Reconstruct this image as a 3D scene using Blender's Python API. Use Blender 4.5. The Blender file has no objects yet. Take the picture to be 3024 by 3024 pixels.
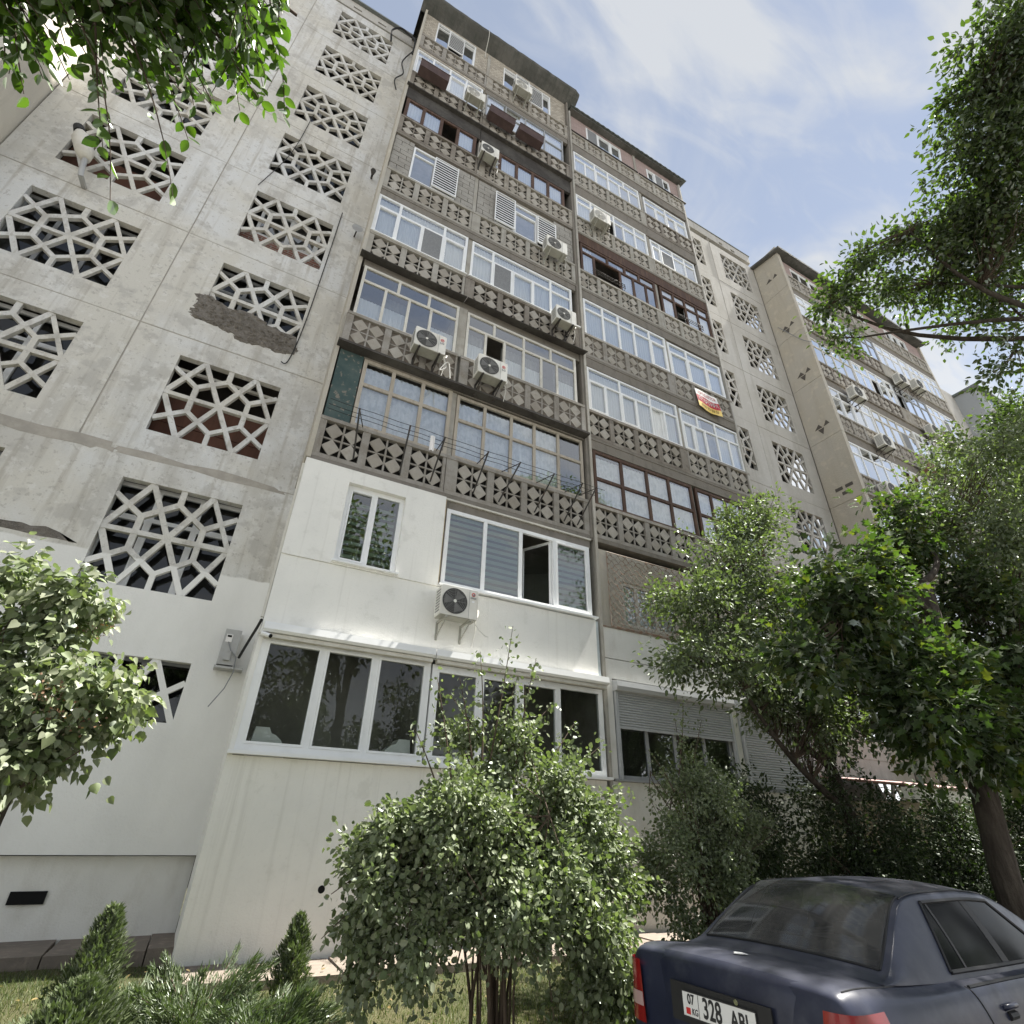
import bpy, math, random
import numpy as np
from mathutils import Vector, Matrix

R = random.Random(11)
rng = np.random.default_rng(11)
sc = bpy.context.scene
COL = sc.collection

# ------------------------------------------------------------------ camera
cd = bpy.data.cameras.new('camera')
cd.sensor_width = 36.0
cd.lens = 36.0 * 1580.0 / 3024.0
cd.clip_start = 0.05
cd.clip_end = 3000.0
cam = bpy.data.objects.new('camera', cd)
COL.objects.link(cam)
YAW, PITCH, ROLL = math.radians(27.331), math.radians(30.306), math.radians(1.588)
_f = Vector((math.sin(YAW) * math.cos(PITCH), math.cos(YAW) * math.cos(PITCH), math.sin(PITCH)))
_r = Vector((math.cos(YAW), -math.sin(YAW), 0))
_u = _r.cross(_f)
_r2 = math.cos(ROLL) * _r + math.sin(ROLL) * _u
_u2 = -math.sin(ROLL) * _r + math.cos(ROLL) * _u
cm = Matrix((_r2, _u2, -_f)).transposed().to_4x4()
cm.translation = Vector((-0.35, -8.303, 1.406))
cam.matrix_world = cm
sc.camera = cam

# ------------------------------------------------------------------ light
SUN_DIR = Vector((0.47, -0.014, 0.88)).normalized()      # towards the sun
SUN_EL = math.asin(SUN_DIR.z)
w = bpy.data.worlds.new('World')
sc.world = w
w.use_nodes = True
nt = w.node_tree
nt.nodes.clear()
def wn(t, **k):
    n = nt.nodes.new(t)
    for a, b in k.items():
        setattr(n, a, b)
    return n
out = wn('ShaderNodeOutputWorld')
bg = wn('ShaderNodeBackground')
bg.inputs['Strength'].default_value = 0.05
sky = wn('ShaderNodeTexSky', sky_type='NISHITA', sun_disc=False)
sky.sun_elevation = SUN_EL
sky.sun_rotation = math.atan2(SUN_DIR.x, SUN_DIR.y)
sky.air_density = 1.15
sky.dust_density = 0.05
sky.ozone_density = 1.2
tc = wn('ShaderNodeTexCoord')
sep = wn('ShaderNodeSeparateXYZ')
nt.links.new(tc.outputs['Generated'], sep.inputs[0])
mx = wn('ShaderNodeMath', operation='MAXIMUM')
nt.links.new(sep.outputs['Z'], mx.inputs[0]); mx.inputs[1].default_value = 0.06
dx = wn('ShaderNodeMath', operation='DIVIDE'); dy = wn('ShaderNodeMath', operation='DIVIDE')
nt.links.new(sep.outputs['X'], dx.inputs[0]); nt.links.new(mx.outputs[0], dx.inputs[1])
nt.links.new(sep.outputs['Y'], dy.inputs[0]); nt.links.new(mx.outputs[0], dy.inputs[1])
cmb = wn('ShaderNodeCombineXYZ')
nt.links.new(dx.outputs[0], cmb.inputs[0]); nt.links.new(dy.outputs[0], cmb.inputs[1])
def cloud(rot, scl, nscale, detail, dist, lo, hi, seed):
    mp = wn('ShaderNodeMapping')
    mp.inputs['Rotation'].default_value = (0, 0, math.radians(rot))
    mp.inputs['Scale'].default_value = scl
    mp.inputs['Location'].default_value = (seed, seed * 1.7, seed * .3)
    nt.links.new(cmb.outputs[0], mp.inputs[0])
    nz = wn('ShaderNodeTexNoise')
    nz.inputs['Scale'].default_value = nscale
    nz.inputs['Detail'].default_value = detail
    nz.inputs['Roughness'].default_value = .52
    nz.inputs['Distortion'].default_value = dist
    nt.links.new(mp.outputs[0], nz.inputs['Vector'])
    mr = wn('ShaderNodeMapRange', interpolation_type='SMOOTHSTEP')
    mr.inputs['From Min'].default_value = lo
    mr.inputs['From Max'].default_value = hi
    nt.links.new(nz.outputs['Fac'], mr.inputs['Value'])
    return mr.outputs[0]
c1_ = cloud(-52, (0.45, 1.5, 1), 2.0, 7, 1.2, 0.45, 0.62, 5.1)
c2_ = cloud(-40, (.9, 2.4, 1), 4.5, 8, 1.4, 0.47, 0.75, 1.3)
m1 = wn('ShaderNodeMath', operation='MULTIPLY_ADD'); m1.use_clamp = True
nt.links.new(c2_, m1.inputs[0]); m1.inputs[1].default_value = 0.45; nt.links.new(c1_, m1.inputs[2])
m2 = wn('ShaderNodeMath', operation='MULTIPLY'); m2.inputs[1].default_value = 0.9
nt.links.new(m1.outputs[0], m2.inputs[0])
mixc = wn('ShaderNodeMix', data_type='RGBA')
nt.links.new(m2.outputs[0], mixc.inputs[0])
nt.links.new(sky.outputs[0], mixc.inputs[6])
mixc.inputs[7].default_value = (5.2, 5.35, 5.5, 1)
veil = wn('ShaderNodeMix', data_type='RGBA')
veil.inputs[0].default_value = 0.52
veil.inputs[7].default_value = (3.4, 3.55, 3.8, 1)
nt.links.new(mixc.outputs[2], veil.inputs[6])
# haze whitens and brightens the sky towards the horizon, all the way round
om = wn('ShaderNodeMath', operation='SUBTRACT'); om.inputs[0].default_value = 1.0; om.use_clamp = True
nt.links.new(sep.outputs['Z'], om.inputs[1])
pw = wn('ShaderNodeMath', operation='POWER'); pw.inputs[1].default_value = 2.6
nt.links.new(om.outputs[0], pw.inputs[0])
hz_ = wn('ShaderNodeMix', data_type='RGBA')
nt.links.new(pw.outputs[0], hz_.inputs[0]); nt.links.new(veil.outputs[2], hz_.inputs[6])
hz_.inputs[7].default_value = (9.5, 9.7, 9.9, 1)
nt.links.new(hz_.outputs[2], bg.inputs[0])
nt.links.new(bg.outputs[0], out.inputs[0])

sl = bpy.data.lights.new('sun', 'SUN')
sl.energy = 4.8
sl.angle = math.radians(0.6)
sl.color = (1.0, 0.955, 0.87)
so = bpy.data.objects.new('sun', sl)
so.rotation_euler = (-SUN_DIR).to_track_quat('-Z', 'Y').to_euler()
so.location = SUN_DIR * 60
COL.objects.link(so)

sc.view_settings.view_transform = 'Standard'
sc.view_settings.look = 'None'
sc.view_settings.exposure = 1.75
sc.view_settings.gamma = 1.0
sc.view_settings.use_curve_mapping = False

# ------------------------------------------------------------------ materials
MATS = {}
def nodes(name):
    m = bpy.data.materials.new(name)
    m.use_nodes = True
    t = m.node_tree
    t.nodes.clear()
    o = t.nodes.new('ShaderNodeOutputMaterial')
    return m, t, o
def coordnode(t, coord):
    if coord == 'P':
        return t.nodes.new('ShaderNodeNewGeometry').outputs['Position']
    return t.nodes.new('ShaderNodeTexCoord').outputs['Object']
def noise(t, vec, scl, detail=6, rough=.6, dist=0.0, lo=.4, hi=.6):
    mp = t.nodes.new('ShaderNodeMapping')
    mp.inputs['Scale'].default_value = scl
    t.links.new(vec, mp.inputs[0])
    n = t.nodes.new('ShaderNodeTexNoise')
    n.inputs['Scale'].default_value = 1
    n.inputs['Detail'].default_value = detail
    n.inputs['Roughness'].default_value = rough
    n.inputs['Distortion'].default_value = dist
    t.links.new(mp.outputs[0], n.inputs['Vector'])
    r = t.nodes.new('ShaderNodeMapRange')
    r.inputs['From Min'].default_value = lo
    r.inputs['From Max'].default_value = hi
    t.links.new(n.outputs['Fac'], r.inputs['Value'])
    return r.outputs[0]
def mixcol(t, a, b, fac, k=1.0):
    if k != 1.0:
        mm = t.nodes.new('ShaderNodeMath'); mm.operation = 'MULTIPLY'
        t.links.new(fac, mm.inputs[0]); mm.inputs[1].default_value = k
        fac = mm.outputs[0]
    m = t.nodes.new('ShaderNodeMix'); m.data_type = 'RGBA'
    t.links.new(fac, m.inputs[0])
    for s, i in ((a, 6), (b, 7)):
        if isinstance(s, tuple):
            m.inputs[i].default_value = (*s, 1)
        else:
            t.links.new(s, m.inputs[i])
    return m.outputs[2]
def weather(name, base, layers=(), rough=.85, bump=None, metallic=0.0, coord='P', spec=.3, post=None):
    """base colour varied by noise layers (scale3, lo, hi, colour, amount); bump = [(scale3, strength, dist)]"""
    if name in MATS:
        return MATS[name]
    m, t, o = nodes(name)
    p = t.nodes.new('ShaderNodeBsdfPrincipled')
    p.inputs['Roughness'].default_value = rough
    p.inputs['Metallic'].default_value = metallic
    p.inputs['Specular IOR Level'].default_value = spec
    v = coordnode(t, coord)
    c = base
    for (s, lo, hi, col, k) in layers:
        c = mixcol(t, c, col, noise(t, v, s, lo=lo, hi=hi), k)
    if post:
        c = post(t, v, c)
    if isinstance(c, tuple):
        p.inputs['Base Color'].default_value = (*c, 1)
    else:
        t.links.new(c, p.inputs['Base Color'])
    prev = None
    for (s, st, di) in (bump or ()):
        n = noise(t, v, s, detail=5, rough=.65, lo=0.2, hi=.8)
        b = t.nodes.new('ShaderNodeBump')
        b.inputs['Strength'].default_value = st
        b.inputs['Distance'].default_value = di
        t.links.new(n, b.inputs['Height'])
        if prev:
            t.links.new(prev, b.inputs['Normal'])
        prev = b.outputs[0]
    if prev:
        t.links.new(prev, p.inputs['Normal'])
    t.links.new(p.outputs[0], o.inputs[0])
    MATS[name] = m
    return m

def u3(s):
    return (s, s, s)
WHITE_PL = (.80, .795, .765)
def paint_line(t, v, c):
    """white plaster coat up to 4.87 m, old concrete above; the edge is ragged"""
    s = t.nodes.new('ShaderNodeSeparateXYZ'); t.links.new(v, s.inputs[0])
    n = noise(t, v, u3(3), lo=0, hi=1)
    a = t.nodes.new('ShaderNodeMath'); a.operation = 'MULTIPLY_ADD'
    t.links.new(n, a.inputs[0]); a.inputs[1].default_value = -.10; t.links.new(s.outputs['Z'], a.inputs[2])
    r = t.nodes.new('ShaderNodeMapRange')
    r.inputs['From Min'].default_value = 4.80; r.inputs['From Max'].default_value = 4.83
    t.links.new(a.outputs[0], r.inputs['Value'])
    w_ = mixcol(t, WHITE_PL, (.66, .655, .63), noise(t, v, (1.2, 1.2, .5), lo=.4, hi=.7), .6)
    return mixcol(t, w_, c, r.outputs[0])
concrete = weather('concrete_panel', (.60, .58, .525), [
    (u3(.45), .42, .58, (.65, .655, .65), .95),
    ((1.1, 1.1, .6), .50, .64, (.50, .485, .45), .75),
    (u3(2.2), .55, .62, (.43, .415, .385), .6),
    ((2.5, 2.5, .22), .54, .68, (.40, .385, .35), .55),
    ((7, 7, .30), .54, .70, (.36, .33, .28), .6),
    (u3(5.5), .57, .63, (.70, .69, .66), .45),
    (u3(13), .60, .63, (.34, .32, .29), .45),
    (u3(45), .52, .75, (.36, .34, .31), .35)], .92, [(u3(30), .35, .01), (u3(4), .25, .02)], post=paint_line)
concrete_r = weather('concrete_panel_right', (.46, .44, .40), [
    (u3(.4), .42, .60, (.52, .505, .475), .9),
    ((.8, .8, .45), .50, .66, (.38, .36, .32), .6),
    ((4, 4, .3), .52, .72, (.33, .31, .27), .5),
    (u3(6), .57, .66, (.60, .58, .54), .3)], .92, [(u3(22), .35, .012)])
side_wall_m = weather('beige_side_wall', (.45, .425, .375), [
    (u3(.5), .42, .62, (.46, .42, .34), .8),
    ((4, 4, .35), .5, .72, (.36, .32, .26), .5),
    (u3(3), .55, .66, (.60, .55, .45), .4)], .92, [(u3(14), .5, .02)])
plaster = weather('white_plaster', (.83, .82, .775), [
    (u3(.8), .45, .65, (.74, .735, .70), .7),
    ((9, 9, .30), .55, .70, (.56, .545, .50), .38),
    (u3(3.2), .60, .68, (.66, .65, .60), .4),
    (u3(26), .58, .7, (.62, .61, .57), .22)], .9, [(u3(55), .5, .006), ((9, 9, 5), .2, .01)])
plinth_m = weather('plinth_plaster', (.74, .73, .69), [
    (u3(.9), .45, .65, (.66, .65, .61), .7),
    ((3, 3, 1.2), .5, .75, (.45, .42, .36), .45)], .9, [(u3(45), .55, .008)])
ornament = weather('ornament_concrete', (.275, .255, .225), [
    (u3(.9), .42, .62, (.345, .325, .295), .9),
    (u3(3.5), .5, .64, (.24, .215, .18), .7),
    ((6, 6, 1.2), .52, .7, (.19, .165, .135), .55),
    (u3(30), .55, .7, (.48, .46, .42), .4)], .95, [(u3(40), .5, .008)])
ornament_lt = weather('ornament_concrete_pale', (.34, .32, .28), [
    (u3(1.1), .42, .62, (.41, .395, .355), .9),
    (u3(4), .5, .64, (.29, .27, .235), .65),
    ((7, 7, 1), .52, .7, (.22, .20, .17), .5)], .95, [(u3(36), .5, .008)])
def per_object(t, v, c):
    """each cast block aged a little differently"""
    o_ = t.nodes.new('ShaderNodeObjectInfo')
    r_ = t.nodes.new('ShaderNodeMapRange'); r_.inputs['From Min'].default_value = .35
    t.links.new(o_.outputs['Random'], r_.inputs['Value'])
    return mixcol(t, c, (.22, .195, .16), r_.outputs[0], .55)
ornament_dk = weather('ornament_concrete_dark', (.215, .19, .16), [
    (u3(1.2), .42, .62, (.29, .265, .23), .9), (u3(4), .5, .64, (.15, .13, .11), .7), ((7, 7, 1), .52, .7, (.12, .105, .09), .5)], .95, [(u3(36), .5, .008)])
ornament_wm = weather('ornament_concrete_warm', (.32, .295, .255), [
    (u3(1.2), .42, .62, (.38, .355, .31), .9), (u3(4), .5, .64, (.23, .195, .15), .7), ((7, 7, 1), .52, .7, (.17, .145, .115), .5)], .95, [(u3(36), .5, .008)])
tile_m = weather('diamond_concrete', (.37, .34, .295), [
    (u3(1.3), .42, .62, (.44, .415, .37), .9),
    (u3(5), .52, .66, (.29, .26, .22), .6),
    (u3(40), .55, .7, (.50, .48, .44), .35)], .95, [(u3(50), .4, .006)], post=per_object)
backing_m = weather('backing_board', (.13, .11, .09), [(u3(3), .4, .65, (.20, .175, .145), .8), (u3(20), .5, .7, (.09, .075, .06), .5)], .95)
soot = weather('sooty_beam', (.055, .05, .046), [(u3(1.5), .42, .65, (.10, .095, .085), .8), (u3(9), .5, .7, (.035, .03, .028), .6)], .95, [(u3(20), .4, .01)])
slab_m = weather('balcony_slab', (.22, .20, .175), [(u3(1.1), .42, .65, (.20, .18, .15), .8), ((5, 5, 2), .5, .7, (.13, .12, .10), .6)], .95, [(u3(18), .6, .015)])
inner_m = weather('inner_wall', (.30, .285, .26), [(u3(1.5), .4, .6, (.24, .225, .20), .8)], .95)
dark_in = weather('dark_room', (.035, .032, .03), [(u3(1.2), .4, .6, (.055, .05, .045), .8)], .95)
brown_board = weather('brown_board', (.16, .075, .05), [((8, 8, 1), .4, .65, (.10, .05, .035), .8)], .7)
joint_m = weather('joint_mortar', (.42, .39, .345), [(u3(4), .4, .6, (.32, .30, .265), .8)], .95, [(u3(30), .5, .01)])
upvc = weather('white_frame', (.82, .83, .83), [(u3(4), .5, .75, (.70, .71, .70), .5)], .35, spec=.5)
offw = weather('offwhite_frame', (.62, .60, .54), [(u3(5), .45, .7, (.47, .44, .38), .7)], .6)
beige_fr = weather('beige_wood_frame', (.43, .385, .32), [((14, 14, 2), .45, .7, (.29, .25, .20), .8)], .75)
brown_fr = weather('brown_wood_frame', (.075, .043, .03), [((14, 14, 2), .45, .7, (.14, .085, .055), .8)], .65)
grey_fr = weather('grey_frame', (.33, .34, .35), [(u3(5), .45, .7, (.24, .245, .25), .7)], .5)
shutter_m = weather('grey_shutter', (.44, .455, .465), [((2, 2, 8), .45, .7, (.36, .37, .38), .6)], .5)
teal_m = weather('teal_panel', (.050, .082, .080), [(u3(2.5), .42, .62, (.085, .115, .108), .8), (u3(9), .58, .64, (.30, .25, .20), .6)], .8)
block_m = weather('concrete_block', (.34, .325, .295), [(u3(2), .42, .6, (.27, .255, .23), .8), (u3(14), .5, .7, (.42, .40, .37), .4)], .95, [(u3(40), .6, .01)])
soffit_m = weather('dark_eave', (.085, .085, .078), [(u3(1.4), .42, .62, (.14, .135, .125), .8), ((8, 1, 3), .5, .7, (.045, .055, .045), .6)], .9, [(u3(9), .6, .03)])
slate_m = weather('roof_slate', (.16, .17, .165), [(u3(2), .42, .62, (.10, .12, .11), .8)], .9)
def brickmat(name, c1, c2, mortar, bw, bh, ms, freq=2, sq=1.0):
    m, t, o = nodes(name)
    p = t.nodes.new('ShaderNodeBsdfPrincipled'); p.inputs['Roughness'].default_value = .9
    v = coordnode(t, 'P')
    s = t.nodes.new('ShaderNodeSeparateXYZ'); t.links.new(v, s.inputs[0])
    c = t.nodes.new('ShaderNodeCombineXYZ')
    t.links.new(s.outputs['X'], c.inputs[0]); t.links.new(s.outputs['Z'], c.inputs[1])
    b = t.nodes.new('ShaderNodeTexBrick')
    b.inputs['Color1'].default_value = (*c1, 1); b.inputs['Color2'].default_value = (*c2, 1)
    b.inputs['Mortar'].default_value = (*mortar, 1)
    b.inputs['Scale'].default_value = 1
    b.inputs['Brick Width'].default_value = bw; b.inputs['Row Height'].default_value = bh
    b.inputs['Mortar Size'].default_value = ms
    b.inputs['Bias'].default_value = -.2
    b.offset_frequency = freq
    t.links.new(c.outputs[0], b.inputs['Vector'])
    col = mixcol(t, b.outputs['Color'], mortar, noise(t, v, u3(2.5), lo=.5, hi=.75), .5)
    t.links.new(col, p.inputs['Base Color'])
    bp = t.nodes.new('ShaderNodeBump'); bp.inputs['Strength'].default_value = .6; bp.inputs['Distance'].default_value = .01
    bp.invert = True
    t.links.new(b.outputs['Fac'], bp.inputs['Height']); t.links.new(bp.outputs[0], p.inputs['Normal'])
    t.links.new(p.outputs[0], o.inputs[0])
    return m
brick_y = brickmat('yellow_brick', (.48, .43, .35), (.25, .22, .18), (.30, .27, .225), .135, .11, .012)
brick_p = brickmat('pink_brick', (.40, .30, .275), (.34, .26, .235), (.25, .20, .185), .25, .075, .010)
brick_r = brickmat('red_brick', (.30, .12, .08), (.24, .10, .07), (.35, .32, .29), .25, .075, .012)
def glassmat(name, tint=(1, 1, 1), boost=1.5, base=.04, rough=0.0, wob=.04):
    m, t, o = nodes(name)
    tr = t.nodes.new('ShaderNodeBsdfTransparent'); tr.inputs[0].default_value = (*tint, 1)
    gl = t.nodes.new('ShaderNodeBsdfGlossy'); gl.inputs['Roughness'].default_value = rough
    gl.inputs[0].default_value = (.95, .97, 1, 1)
    fr = t.nodes.new('ShaderNodeFresnel'); fr.inputs[0].default_value = 1.5
    a = t.nodes.new('ShaderNodeMath'); a.operation = 'MULTIPLY_ADD'; a.use_clamp = True
    t.links.new(fr.outputs[0], a.inputs[0]); a.inputs[1].default_value = boost; a.inputs[2].default_value = base
    v = coordnode(t, 'P')
    n = noise(t, v, u3(1.7), lo=.2, hi=.8, detail=2)
    b = t.nodes.new('ShaderNodeBump'); b.inputs['Strength'].default_value = wob; b.inputs['Distance'].default_value = .02
    t.links.new(n, b.inputs['Height']); t.links.new(b.outputs[0], gl.inputs['Normal'])
    mx_ = t.nodes.new('ShaderNodeMixShader')
    t.links.new(a.outputs[0], mx_.inputs[0]); t.links.new(tr.outputs[0], mx_.inputs[1]); t.links.new(gl.outputs[0], mx_.inputs[2])
    t.links.new(mx_.outputs[0], o.inputs[0])
    return m
glass = glassmat('window_glass', (.92, .95, .96), 3.8, .07)
glass_g = glassmat('tinted_window_glass', (.66, .74, .70), 2.6, .06)
glass_c = glassmat('shop_glass', (.74, .78, .75), .75, .01)
glass_d = glassmat('loggia_glass', (.55, .58, .58), .75, .01)
def cloth(name, col, col2, k=.5, scale=(6, 6, 6)):
    m, t, o = nodes(name)
    d = t.nodes.new('ShaderNodeBsdfDiffuse'); tr = t.nodes.new('ShaderNodeBsdfTranslucent')
    v = coordnode(t, 'P')
    c = mixcol(t, col, col2, noise(t, v, scale, lo=.45, hi=.6), k)
    t.links.new(c, d.inputs[0]); t.links.new(c, tr.inputs[0])
    mx_ = t.nodes.new('ShaderNodeMixShader'); mx_.inputs[0].default_value = .08
    t.links.new(d.outputs[0], mx_.inputs[1]); t.links.new(tr.outputs[0], mx_.inputs[2])
    t.links.new(mx_.outputs[0], o.inputs[0])
    return m
lace = cloth('lace_curtain', (.86, .87, .87), (.62, .65, .66), .7, (9, 9, 7))
sheer = cloth('sheer_curtain', (.88, .89, .89), (.80, .82, .83), .5, (3, 3, 1))
grey_cur = cloth('grey_curtain', (.30, .30, .28), (.22, .22, .205), .6)
green_cur = cloth('green_blind', (.44, .50, .44), (.37, .43, .38), .5)
net_m = weather('insect_net', (.20, .205, .21), [(u3(30), .45, .6, (.26, .265, .27), .6)], .9)
acw = weather('ac_casing', (.70, .69, .64), [(u3(3), .45, .65, (.62, .60, .54), .7), ((9, 9, 2), .55, .75, (.42, .38, .31), .4)], .55)
acg = weather('ac_grille', (.20, .20, .195), [(u3(9), .4, .7, (.14, .14, .135), .7)], .6)
ac_bot = weather('ac_underside', (.36, .36, .315), [(u3(5), .4, .7, (.26, .25, .215), .7)], .7)
metal_dk = weather('dark_metal', (.05, .048, .045), [(u3(9), .5, .7, (.12, .075, .05), .6)], .6, metallic=.2)
metal_gr = weather('grey_metal', (.42, .42, .41), [(u3(6), .5, .7, (.30, .28, .26), .6)], .5, metallic=.3)
rust = weather('rusty_metal', (.30, .26, .22), [(u3(12), .45, .62, (.22, .11, .06), .8)], .8, metallic=.2)
box_brown = weather('brown_planter', (.075, .05, .048), [(u3(5), .45, .65, (.11, .075, .07), .7)], .7)
red_l = weather('red_print', (.50, .05, .05), [], .5)
grey_l = weather('grey_print', (.22, .23, .24), [], .5)
red_dot = red_l
blackp = weather('black_hole', (.008, .008, .008), [], .95)
cable_m = weather('black_cable', (.03, .03, .03), [], .7)
white_cab = weather('white_hose', (.62, .61, .57), [], .6)
# ------------------------------------------------------------------ geometry helpers
class MB:
    def __init__(s):
        s.v = []; s.f = []
    def quad(s, *p):
        n = len(s.v); s.v += [tuple(q) for q in p]; s.f.append(tuple(range(n, n + len(p))))
        return s
    def box(s, x0, x1, y0, y1, z0, z1):
        n = len(s.v)
        s.v += [(x0, y0, z0), (x1, y0, z0), (x1, y1, z0), (x0, y1, z0), (x0, y0, z1), (x1, y0, z1), (x1, y1, z1), (x0, y1, z1)]
        for f in ((0, 1, 5, 4), (1, 2, 6, 5), (2, 3, 7, 6), (3, 0, 4, 7), (4, 5, 6, 7), (3, 2, 1, 0)):
            s.f.append(tuple(n + i for i in f))
        return s
    def prism(s, poly, y0, y1):
        """poly in (x,z), extruded along y"""
        n = len(s.v); k = len(poly)
        s.v += [(x, y0, z) for x, z in poly] + [(x, y1, z) for x, z in poly]
        s.f.append(tuple(range(n, n + k))); s.f.append(tuple(range(n + 2 * k - 1, n + k - 1, -1)))
        for i in range(k):
            j = (i + 1) % k
            s.f.append((n + j, n + i, n + k + i, n + k + j))
        return s
    def bar(s, p, q, wd, y0, y1):
        dx, dz = q[0] - p[0], q[1] - p[1]; l = math.hypot(dx, dz)
        ox, oz = -dz / l * wd / 2, dx / l * wd / 2
        return s.prism([(p[0] + ox, p[1] + oz), (p[0] - ox, p[1] - oz), (q[0] - ox, q[1] - oz), (q[0] + ox, q[1] + oz)], y0, y1)
    def tube(s, pts, rad, n=6, cap=True):
        pts = [Vector(p) for p in pts]
        rr = rad if isinstance(rad, (list, tuple)) else [rad] * len(pts)
        rings = []; prev = None
        for i, p in enumerate(pts):
            d = (pts[min(i + 1, len(pts) - 1)] - pts[max(i - 1, 0)])
            if d.length < 1e-9: d = Vector((0, 0, 1))
            d.normalize()
            if prev is None:
                a = d.orthogonal().normalized()
            else:
                a = (prev - d * prev.dot(d))
                a = a.normalized() if a.length > 1e-6 else d.orthogonal().normalized()
            prev = a; b = d.cross(a)
            k = len(s.v)
            for j in range(n):
                t = 2 * math.pi * j / n
                s.v.append(tuple(p + (a * math.cos(t) + b * math.sin(t)) * rr[i]))
            rings.append(k)
        for i in range(len(rings) - 1):
            for j in range(n):
                s.f.append((rings[i] + j, rings[i] + (j + 1) % n, rings[i + 1] + (j + 1) % n, rings[i + 1] + j))
        if cap:
            s.f.append(tuple(rings[0] + j for j in range(n))[::-1]); s.f.append(tuple(rings[-1] + j for j in range(n)))
        return s
    def disc(s, c, r0, r1, y, n=28, th=.006):
        """flat ring facing -y"""
        k = len(s.v)
        for j in range(n):
            t = 2 * math.pi * j / n
            for rr, yy in ((r0, y), (r1, y), (r1, y + th)):
                s.v.append((c[0] + rr * math.cos(t), yy, c[1] + rr * math.sin(t)))
        for j in range(n):
            a = k + 3 * j; b = k + 3 * ((j + 1) % n)
            s.f.append((a, a + 1, b + 1, b)); s.f.append((a + 1, a + 2, b + 2, b + 1))
        return s
    def mesh(s, name, mat, smooth=False):
        me = bpy.data.meshes.new(name)
        me.from_pydata(s.v, [], s.f)
        if mat: me.materials.append(mat)
        if smooth: me.polygons.foreach_set('use_smooth', [True] * len(me.polygons))
        me.update()
        return me
    def build(s, name, mat, parent=None, smooth=False, loc=None):
        return add(name, s.mesh(name, mat, smooth), parent, loc)
ROOT = {}
def add(name, me, parent=None, loc=None, scale=None, rot=None):
    o = bpy.data.objects.new(name, me)
    COL.objects.link(o)
    if loc is not None: o.location = loc
    if scale is not None: o.scale = scale
    if rot is not None: o.rotation_euler = rot
    if parent:
        o.parent = parent
        if parent.name in ROOT:
            o.matrix_parent_inverse = ROOT[parent.name]
    return o
def thing(name, label, cat, loc=(0, 0, 0), group=None, local=False, rot=None):
    """local: parts are given in the thing's own coordinates; otherwise in world coordinates"""
    o = bpy.data.objects.new(name, None)
    o.empty_display_size = .1
    COL.objects.link(o); o.location = loc
    if rot: o.rotation_euler = rot
    if not local: ROOT[o.name] = Matrix.Translation(-Vector(loc))
    tag(o, label, cat, group)
    return o
def tag(o, label=None, cat=None, group=None, kind=None):
    if label: o['label'] = label
    if cat: o['category'] = cat
    if group: o['group'] = group
    if kind: o['kind'] = kind
    return o
def textmesh(s, size, mat, name='lettering', bold=0.0, sx=1.0):
    cu = bpy.data.curves.new('t', 'FONT'); cu.body = s; cu.size = size; cu.align_x = 'CENTER'; cu.align_y = 'CENTER'
    cu.offset = bold; cu.extrude = .0008
    o = bpy.data.objects.new('t', cu); COL.objects.link(o)
    dg = bpy.context.evaluated_depsgraph_get()
    me = bpy.data.meshes.new_from_object(o.evaluated_get(dg))
    bpy.data.objects.remove(o); me.name = name
    me.materials.clear(); me.materials.append(mat)
    if sx != 1.0:
        for v in me.vertices: v.co.x *= sx
    return me

# ------------------------------------------------------------------ ground
H = 2.8
def B(k): return 6.858 + (k - 3) * H
def ground_z(x, y):
    # lawn falls gently from the pavement to the road kerb
    t = min(max((-1.0 - y) / 3.4, 0), 1)
    return -0.085 - .10 * t + (.075 * min(max((0.3 - x) / 1.2, 0), 1)) * (1 - t)
def gridsheet(name, xs, ys, zf, mat):
    v = [(x, y, zf(x, y)) for y in ys for x in xs]; n = len(xs)
    f = [(j * n + i, j * n + i + 1, (j + 1) * n + i + 1, (j + 1) * n + i) for j in range(len(ys) - 1) for i in range(n - 1)]
    me = bpy.data.meshes.new(name); me.from_pydata(v, [], f); me.materials.append(mat)
    return add(name, me)
earth = weather('lawn_soil', (.055, .062, .026), [(u3(1.2), .42, .6, (.10, .088, .045), .8), (u3(7), .5, .65, (.07, .075, .03), .6)], .95, [(u3(60), .7, .02)])
xs = [-900, -120, -30] + list(np.arange(-12, 30.1, .6)) + [60, 200, 900]
ys = [-4.40] + list(np.arange(-4.2, 3, .4)) + [8, 30, 200, 900]
tag(gridsheet('lawn', xs, ys, ground_z, earth), kind='structure')
asphalt = weather('asphalt', (.18, .175, .165), [(u3(.7), .42, .6, (.21, .205, .195), .8), (u3(40), .5, .7, (.10, .10, .098), .4)], .92, [(u3(120), .6, .006)])
tag(gridsheet('road', [-900, -40, 0, 10, 40, 900], [-900, -60, -20, -10, -4.52], lambda x, y: -.302, asphalt), kind='structure')
kerb_m = weather('kerb_concrete', (.34, .33, .31), [(u3(3), .4, .65, (.26, .25, .235), .8)], .9, [(u3(40), .5, .01)])
kb = bpy.data.objects.new('kerb', None); COL.objects.link(kb); tag(kb, kind='structure')
km = MB().box(0, .985, -4.52, -4.40, -.45, -.165).mesh('kerb_stone', kerb_m)
for i in range(-14, 26):
    add('kerb_stone', km, kb, (i, 0, R.uniform(-.006, .006)), rot=(0, 0, R.uniform(-.003, .003)))
pv_m = weather('paving_slab', (.22, .185, .155), [(u3(1.5), .42, .62, (.17, .145, .125), .8), (u3(9), .52, .68, (.33, .28, .23), .5)], .92, [(u3(45), .5, .008)])
pv = bpy.data.objects.new('pavement', None); COL.objects.link(pv); tag(pv, kind='structure')
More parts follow.
